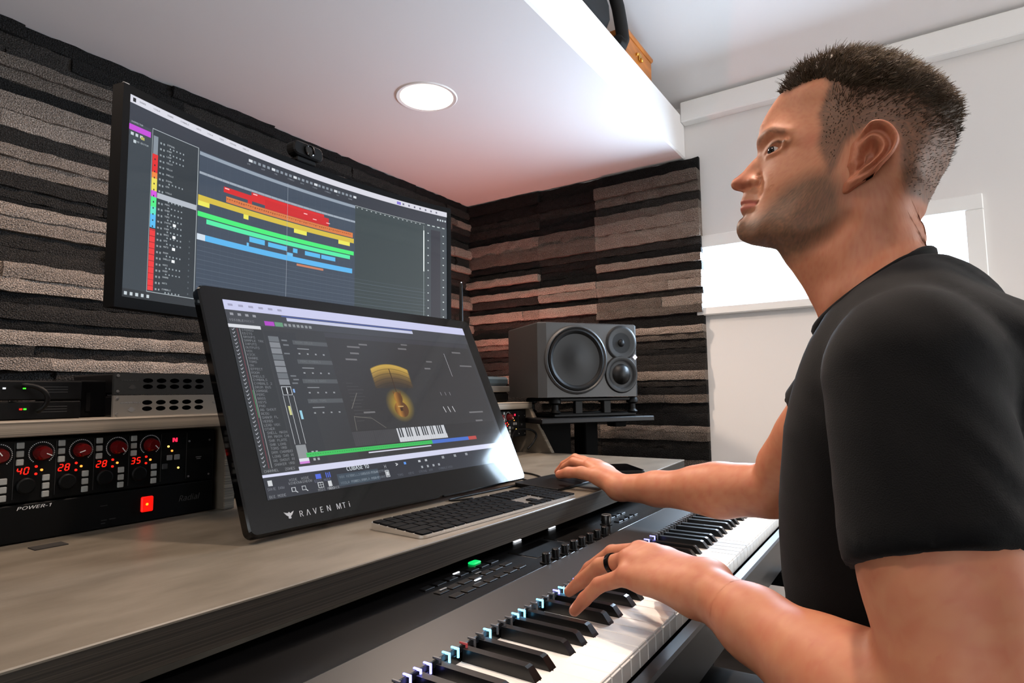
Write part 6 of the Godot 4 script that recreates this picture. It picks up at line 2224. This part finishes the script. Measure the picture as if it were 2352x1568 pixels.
func arm(out: Dictionary, sho: Vector3, elb: Vector3, wri: Vector3, inner: Vector3, across: Vector3, stop: Vector3) -> void:
	var lo := sho.min(elb).min(wri) - Vector3.ONE * 0.085
	var hi := sho.max(elb).max(wri) + Vector3.ONE * 0.085
	var f := Field.new(lo, hi, 0.0052)
	var k := 0.017
	f.cone(sho, sho.lerp(elb, 0.55), 0.047, 0.049, k)
	f.cone(sho.lerp(elb, 0.45) + inner * 0.010, sho.lerp(elb, 0.80) + inner * 0.010, 0.043, 0.040, k)       # biceps
	f.cone(sho.lerp(elb, 0.40) - inner * 0.012, elb, 0.046, 0.038, k)
	f.cone(elb, elb.lerp(wri, 0.30), 0.040, 0.0455, k)
	f.cone(elb.lerp(wri, 0.10) + inner * 0.012, elb.lerp(wri, 0.42) + inner * 0.006, 0.036, 0.037, k)
	f.cone(elb.lerp(wri, 0.30), elb.lerp(wri, 0.72), 0.0445, 0.031, k)
	f.cone(elb.lerp(wri, 0.72), wri, 0.0305, 0.0255, k)
	f.cone(wri + across * 0.012, wri - across * 0.012, 0.0215, 0.0215, 0.012)
	for n in 4: f.cone(wri + across * (1.5 - n) * 0.0095, wri + across * (1.5 - n) * 0.0095 + (wri - elb).normalized() * 0.03, 0.0185, 0.0175, 0.013)
	var axis := (wri - elb).normalized()
	var limit := (stop - elb).dot(axis)
	f.mesh(out, skin_color, func(p: Vector3) -> bool: return (p - elb).dot(axis) < limit + 0.004)


# fingers are lists of joints [knuckle, ..., tip] with radii; palm joins wrist and knuckles
func hand(out: Dictionary, elb: Vector3, wri: Vector3, across: Vector3, fingers: Array, thumb: Array, stop: Vector3, nails: Array) -> void:
	var lo := wri
	var hi := wri
	for fg in fingers + [thumb]:
		for j in fg:
			lo = lo.min(j[0]); hi = hi.max(j[0])
	var axis := (wri - elb).normalized()
	lo = lo.min(stop - axis * 0.05) - Vector3.ONE * 0.032
	hi = hi.max(stop - axis * 0.05) + Vector3.ONE * 0.032
	var f := Field.new(lo, hi, 0.0025)
	# the end of the forearm, as in arm()
	f.cone(elb.lerp(wri, 0.30), elb.lerp(wri, 0.72), 0.0445, 0.031, 0.017)
	f.cone(elb.lerp(wri, 0.72), wri, 0.0305, 0.0255, 0.017)
	f.cone(wri + across * 0.012, wri - across * 0.012, 0.0215, 0.0215, 0.012)
	for n in fingers.size():
		var mcp: Vector3 = fingers[n][0][0]
		var s := (1.5 - n) * 0.0095
		f.cone(wri + across * s, mcp, 0.0185, fingers[n][0][1] + 0.0025, 0.013)
	for n in fingers.size() - 1:
		var a: Vector3 = fingers[n][0][0]
		var b: Vector3 = fingers[n + 1][0][0]
		f.cone(a.lerp(wri, 0.25), b.lerp(wri, 0.25), 0.013, 0.013, 0.010)
	for fg in fingers:
		for j in fg.size() - 1:
			f.cone(fg[j][0], fg[j + 1][0], fg[j][1], fg[j + 1][1], 0.0028)
	f.cone(wri.lerp(thumb[0][0], 0.25), thumb[0][0], 0.017, thumb[0][1] + 0.002, 0.012)
	for j in thumb.size() - 1: f.cone(thumb[j][0], thumb[j + 1][0], thumb[j][1], thumb[j + 1][1], 0.005)
	var limit := (stop - elb).dot(axis)
	var tint := func(p: Vector3) -> Color:
		var c := skin_color(p)
		for q in fingers + [thumb]:
			var tip: Vector3 = q[q.size() - 1][0]
			c = c.lerp(SKIN_RED, 0.6 * exp(-p.distance_squared_to(tip) / 0.0003))
			for j in range(0, q.size() - 1):
				c = c.lerp(SKIN_RED, 0.35 * exp(-p.distance_squared_to(q[j][0]) / 0.00012))
		for q in nails:
			if p.distance_to(q) < 0.0058: c = c.lerp(lin(226, 176, 156), 0.7)
		return c
	f.mesh(out, tint, func(p: Vector3) -> bool: return (p - elb).dot(axis) > limit - 0.004)


func build_person() -> void:
	var skin_m := std("skin", Color.WHITE, 0.52, 0.0, 0.42)
	skin_m.vertex_color_use_as_albedo = true
	var hair_m := std("hair", Color.WHITE, 0.55, 0.0, 0.35)
	hair_m.vertex_color_use_as_albedo = true
	var cloth := std("t_shirt_cotton", Color(0.024, 0.024, 0.027), 0.9, 0.0, 0.25)
	cloth.rim_enabled = true; cloth.rim = 0.35; cloth.rim_tint = 0.5
	var weave := ImageTexture.create_from_image(noise_image(128, 0.25, 6, 2))
	bump(cloth, weave, 0.02); tri(cloth, Vector3.ONE * 25.0)
	var denim := std("dark_trousers", Color(0.03, 0.032, 0.038), 0.9)

	var base := Vector3(HEAD.x, 0.0, 0.1)
	var man := thing("person", "man with short brown hair in a black t-shirt playing the piano and using the trackpad", "person", base)
	var place := func(o: MeshInstance3D) -> void: o.position = -base

	var body := bag()
	var hair := bag()
	build_head(body, hair)
	# arms and hands; left hand on the keys, right hand on the trackpad
	var l_stop := L_ELB.lerp(L_WRI, 0.82)
	var r_stop := R_ELB.lerp(R_WRI, 0.82)
	arm(body, L_SHO, L_ELB, L_WRI, Vector3(0.35, 0.35, -0.8).normalized(), Vector3(0.85, 0.25, 0.46).normalized(), l_stop)
	arm(body, R_SHO, R_ELB, R_WRI, Vector3(-0.1, 0.55, -0.6).normalized(), Vector3(-0.95, 0.1, -0.22).normalized(), r_stop)
	var j := func(x: float, y: float, z: float, r: float) -> Array: return [Vector3(x, y, z), r]
	# index, middle, ring, little
	var lf := [
		[j.call(0.700, 0.752, -0.266, 0.0105), j.call(0.728, 0.742, -0.305, 0.0095), j.call(0.740, 0.718, -0.328, 0.0085), j.call(0.742, 0.700, -0.338, 0.0072)],
		[j.call(0.682, 0.757, -0.277, 0.0110), j.call(0.704, 0.745, -0.322, 0.0098), j.call(0.709, 0.720, -0.356, 0.0086), j.call(0.709, 0.699, -0.374, 0.0070)],
		[j.call(0.661, 0.752, -0.282, 0.0108), j.call(0.674, 0.736, -0.325, 0.0095), j.call(0.679, 0.712, -0.354, 0.0084), j.call(0.681, 0.697, -0.371, 0.0068)],
		[j.call(0.641, 0.740, -0.277, 0.0100), j.call(0.644, 0.724, -0.312, 0.0086), j.call(0.644, 0.705, -0.331, 0.0078), j.call(0.643, 0.690, -0.344, 0.0066)]]
	var lt := [j.call(0.683, 0.724, -0.222, 0.0150), j.call(0.722, 0.706, -0.252, 0.0125), j.call(0.748, 0.694, -0.272, 0.0105), j.call(0.764, 0.690, -0.283, 0.0088)]
	hand(body, L_ELB, L_WRI, Vector3(0.85, 0.25, 0.46).normalized(), lf, lt, l_stop, [Vector3(0.643, 0.6965, -0.3475), Vector3(0.681, 0.7035, -0.3745)])
	var rf := [
		[j.call(1.180, 0.786, -0.590, 0.0105), j.call(1.190, 0.792, -0.632, 0.0098), j.call(1.198, 0.778, -0.658, 0.0086), j.call(1.204, 0.762, -0.676, 0.0072)],
		[j.call(1.200, 0.788, -0.592, 0.0110), j.call(1.214, 0.797, -0.640, 0.0100), j.call(1.224, 0.780, -0.674, 0.0088), j.call(1.228, 0.762, -0.694, 0.0072)],
		[j.call(1.219, 0.784, -0.586, 0.0105), j.call(1.238, 0.791, -0.632, 0.0096), j.call(1.249, 0.777, -0.664, 0.0085), j.call(1.254, 0.760, -0.684, 0.0070)],
		[j.call(1.236, 0.776, -0.578, 0.0098), j.call(1.258, 0.780, -0.615, 0.0086), j.call(1.269, 0.768, -0.636, 0.0077), j.call(1.274, 0.757, -0.650, 0.0066)]]
	var rt := [j.call(1.150, 0.768, -0.552, 0.0150), j.call(1.146, 0.776, -0.590, 0.0125), j.call(1.148, 0.774, -0.622, 0.0112), j.call(1.150, 0.768, -0.645, 0.0092)]
	hand(body, R_ELB, R_WRI, Vector3(-0.95, 0.1, -0.22).normalized(), rf, rt, r_stop, [Vector3(1.150, 0.7775, -0.646)])
	# trunk under the shirt, so that head, arms and legs belong to one figure
	var f := Field.new(Vector3(0.52, 0.48, -0.14), Vector3(1.02, 1.09, 0.24), 0.014)
	f.cone(Vector3(0.70, 0.55, 0.07), Vector3(0.84, 0.55, 0.07), 0.09, 0.09, 0.03)
	f.cone(Vector3(0.72, 0.72, 0.0), Vector3(0.82, 0.72, 0.0), 0.095, 0.095, 0.03)
	f.cone(Vector3(0.70, 0.88, 0.0), Vector3(0.84, 0.88, 0.0), 0.085, 0.085, 0.03)
	f.cone(Vector3(0.63, 0.97, 0.0), Vector3(0.91, 0.97, -0.01), 0.045, 0.045, 0.03)
	f.cone(Vector3(0.77, 0.95, 0.0), Vector3(0.77, 1.05, 0.0), 0.05, 0.045, 0.03)
	f.mesh(body, skin_color)
	place.call(put("body", close(body), skin_m, man))

	build_strands(hair)
	var hr := put("hair", close(hair), hair_m, man)
	place.call(hr)
	# eyes
	for s in [-1.0, 1.0]:
		var c := HEAD + Vector3(0.0222 * s, 0.0018, -0.0780)
		var b := MB.new()
		b.lathe(sphere_profile(0.0118, 0.0, 1.0, 12), 24)
		var eye := put("eye", b.done(), std("eye_white", Color(0.75, 0.71, 0.68), 0.12), man)
		var look := Vector3(0.42 * s, -0.08, -1.0).normalized()
		var y := look
		var x := y.cross(Vector3.UP).normalized()
		eye.transform = Transform3D(Basis(x, y, x.cross(y)), c - base)
		b = MB.new()
		b.lathe(sphere_profile(0.0121, 0.70, 1.0, 8), 24)
		put("iris", b.done(), std("iris_brown", Color(0.07, 0.045, 0.03), 0.06), eye)

	# t-shirt
	var sh := Field.new(Vector3(0.40, 0.575, -0.19), Vector3(1.10, 1.13, 0.26), 0.0075)
	var k := 0.035
	var slab := func(y: float, front: float, back: float, half: float) -> void:
		var r := (back - front) / 2.0
		var z := (back + front) / 2.0
		sh.cone(Vector3(HEAD.x - half, y, z), Vector3(HEAD.x + half, y, z), r, r, k)
	slab.call(0.62, -0.108, 0.150, 0.060)
	slab.call(0.70, -0.118, 0.138, 0.056)
	slab.call(0.78, -0.128, 0.128, 0.056)
	slab.call(0.86, -0.120, 0.122, 0.062)
	slab.call(0.92, -0.104, 0.108, 0.072)
	slab.call(0.970, -0.082, 0.086, 0.080)
	sh.cone(Vector3(0.590, 0.966, 0.004), Vector3(0.950, 0.970, -0.030), 0.052, 0.052, k)
	sh.cone(Vector3(0.705, 1.034, 0.012), Vector3(0.600, 0.975, 0.004), 0.034, 0.044, k)
	sh.cone(Vector3(0.840, 1.040, 0.004), Vector3(0.940, 0.996, -0.03), 0.034, 0.044, k)
	sh.cone(Vector3(0.740, 1.018, 0.024), Vector3(0.800, 1.018, 0.024), 0.050, 0.050, k)
	sh.cone(Vector3(0.640, 0.955, 0.055), Vector3(0.650, 0.80, 0.070), 0.056, 0.050, k)
	sh.cone(Vector3(0.900, 0.955, 0.045), Vector3(0.890, 0.80, 0.070), 0.056, 0.050, k)
	var l_hem := L_SHO.lerp(L_ELB, 0.52)
	var r_hem := R_SHO.lerp(R_ELB, 0.40)
	var ls := Field.new(Vector3(0.40, 0.575, -0.19), Vector3(1.10, 1.13, 0.26), 0.0075)
	ls.cone(L_SHO, L_SHO.lerp(L_ELB, 0.8), 0.057, 0.066, 0.01)
	ls.cut(l_hem, (L_ELB - L_SHO + Vector3(0.0, 0.0, 0.02)).normalized())
	var rs := Field.new(Vector3(0.40, 0.575, -0.19), Vector3(1.10, 1.13, 0.26), 0.0075)
	rs.cone(R_SHO, R_SHO.lerp(R_ELB, 0.75), 0.067, 0.066, 0.01)
	rs.cut(r_hem, (R_ELB - R_SHO).normalized())
	for n in sh.val.size():
		var v := sh.val[n]
		for e in [ls.val[n], rs.val[n]]:
			if e < 0.1:
				var g := clampf(0.5 + 0.5 * (v - e) / 0.03, 0.0, 1.0)
				v = lerpf(v, e, g) - 0.03 * g * (1.0 - g)
		sh.val[n] = v
	# soft folds running from the shoulder across the back and round the waist
	var folds := FastNoiseLite.new()
	folds.seed = 3; folds.frequency = 1.0
	sh.each(func(p: Vector3) -> float:
		var along := p.y * 26.0 + p.z * 30.0 + p.x * 6.0
		var m := folds.get_noise_3d(p.x * 7.0, along, p.z * 5.0)
		return (0.0042 * smoothstep(0.0, 0.10, p.z) + 0.0016) * m + 0.004 * folds.get_noise_3d(p.x * 9.0, p.y * 34.0, p.z * 9.0) * smoothstep(0.82, 0.68, p.y))
	# neckline: a plane that falls towards the throat
	var collar_n := Vector3(0, 1.0, -0.687).normalized()
	sh.cut(Vector3(HEAD.x, 1.0705, 0.0), collar_n)
	sh.cut(Vector3(HEAD.x, 0.60, 0.0), Vector3.DOWN)
	var top_out := bag()
	sh.mesh(top_out, func(_p: Vector3) -> Color: return Color.WHITE)
	var shirt := put("t_shirt", close(top_out), cloth, man)
	place.call(shirt)
	# ribbed collar lying round the neck in that plane
	var b2 := MB.new()
	var pts := []
	for n in 41:
		var a := TAU * n / 40.0
		var z := -0.032 - cos(a) * 0.0560
		pts.append(Vector3(HEAD.x + sin(a) * (0.0735 + 0.004 * cos(a)), 1.0695 + 0.687 * z, z))
	b2.tube(pts, 0.0062, 10)
	var collar := put("collar", b2.done(), cloth, shirt)
	# wedding band on the ring finger of the left hand
	var b3 := MB.new()
	var a0: Vector3 = lf[2][0][0]
	var a1: Vector3 = lf[2][1][0]
	var dirr := (a1 - a0).normalized()
	var xx := dirr.cross(Vector3.UP).normalized()
	b3.lathe([Vector2(0.0102, -0.0034), Vector2(0.0117, -0.0030), Vector2(0.0119, 0.0), Vector2(0.0117, 0.0030), Vector2(0.0102, 0.0034)], 28, Transform3D(Basis(xx, dirr, xx.cross(dirr)), a0.lerp(a1, 0.56)))
	tag(put("finger_ring", b3.done(), std("black_ring", Color(0.03, 0.03, 0.032), 0.25, 0.4)), "plain black band on the ring finger of the left hand", "ring")

	# trousers and shoes, below the picture
	var tr := Field.new(Vector3(0.54, 0.06, -0.50), Vector3(1.02, 0.66, 0.26), 0.016)
	tr.cone(Vector3(0.70, 0.53, 0.07), Vector3(0.84, 0.53, 0.07), 0.115, 0.115, 0.03)
	tr.cone(Vector3(0.755, 0.60, 0.02), Vector3(0.785, 0.60, 0.02), 0.118, 0.118, 0.03)
	for s in [-1.0, 1.0]:
		tr.cone(Vector3(0.77 + 0.075 * s, 0.495, 0.02), Vector3(0.77 + 0.15 * s, 0.475, -0.37), 0.083, 0.062, 0.02)
		tr.cone(Vector3(0.77 + 0.15 * s, 0.475, -0.37), Vector3(0.77 + 0.14 * s, 0.11, -0.33), 0.062, 0.045, 0.02)
	tr.cut(Vector3(0, 0.64, 0), Vector3.UP)
	var tro := bag()
	tr.mesh(tro, func(_p: Vector3) -> Color: return Color.WHITE)
	place.call(put("trousers", close(tro), denim, man))
	for s in [-1.0, 1.0]:
		var so := bag()
		var sf := Field.new(Vector3(0.77 + 0.14 * s - 0.08, -0.02, -0.56), Vector3(0.77 + 0.14 * s + 0.08, 0.18, -0.22), 0.01)
		sf.cone(Vector3(0.77 + 0.14 * s, 0.05, -0.33), Vector3(0.77 + 0.15 * s, 0.035, -0.47), 0.045, 0.038, 0.02)
		sf.cone(Vector3(0.77 + 0.14 * s, 0.11, -0.33), Vector3(0.77 + 0.14 * s, 0.05, -0.31), 0.045, 0.045, 0.02)
		sf.cut(Vector3(0, 0.003, 0), Vector3.DOWN)
		sf.mesh(so, func(_p: Vector3) -> Color: return Color.WHITE)
		place.call(put("shoe", close(so), M.black_plastic, man))
	# the stool he sits on
	var st := thing("stool", "round black stool under the man at the piano", "stool", Vector3(0.77, 0, 0.07))
	var b4 := MB.new()
	b4.lathe([Vector2(0, 0.365), Vector2(0.17, 0.365), Vector2(0.185, 0.378), Vector2(0.185, 0.398), Vector2(0.17, 0.408), Vector2(0, 0.410)], 32)
	put("seat", b4.done(), M.black_plastic, st)
	b4 = MB.new()
	b4.cyl(Vector3(0, 0.03, 0), Vector3(0, 0.365, 0), 0.025, 16)
	put("column", b4.done(), M.steel, st)
	b4 = MB.new()
	b4.lathe([Vector2(0, 0.0), Vector2(0.2, 0.0), Vector2(0.2, 0.012), Vector2(0.04, 0.032), Vector2(0, 0.032)], 32)
	put("base", b4.done(), M.dark_metal, st)


func sphere_profile(r: float, from: float, to: float, n: int) -> Array:
	# from 0 (bottom) to 1 (top)
	var p := []
	for i in n + 1:
		var a := -PI / 2 + PI * lerpf(from, to, float(i) / n)
		p.append(Vector2(maxf(0.0, cos(a)) * r if i < n or to < 1.0 else 0.0, sin(a) * r))
	if from == 0.0: p[0] = Vector2(0, -r)
	return p
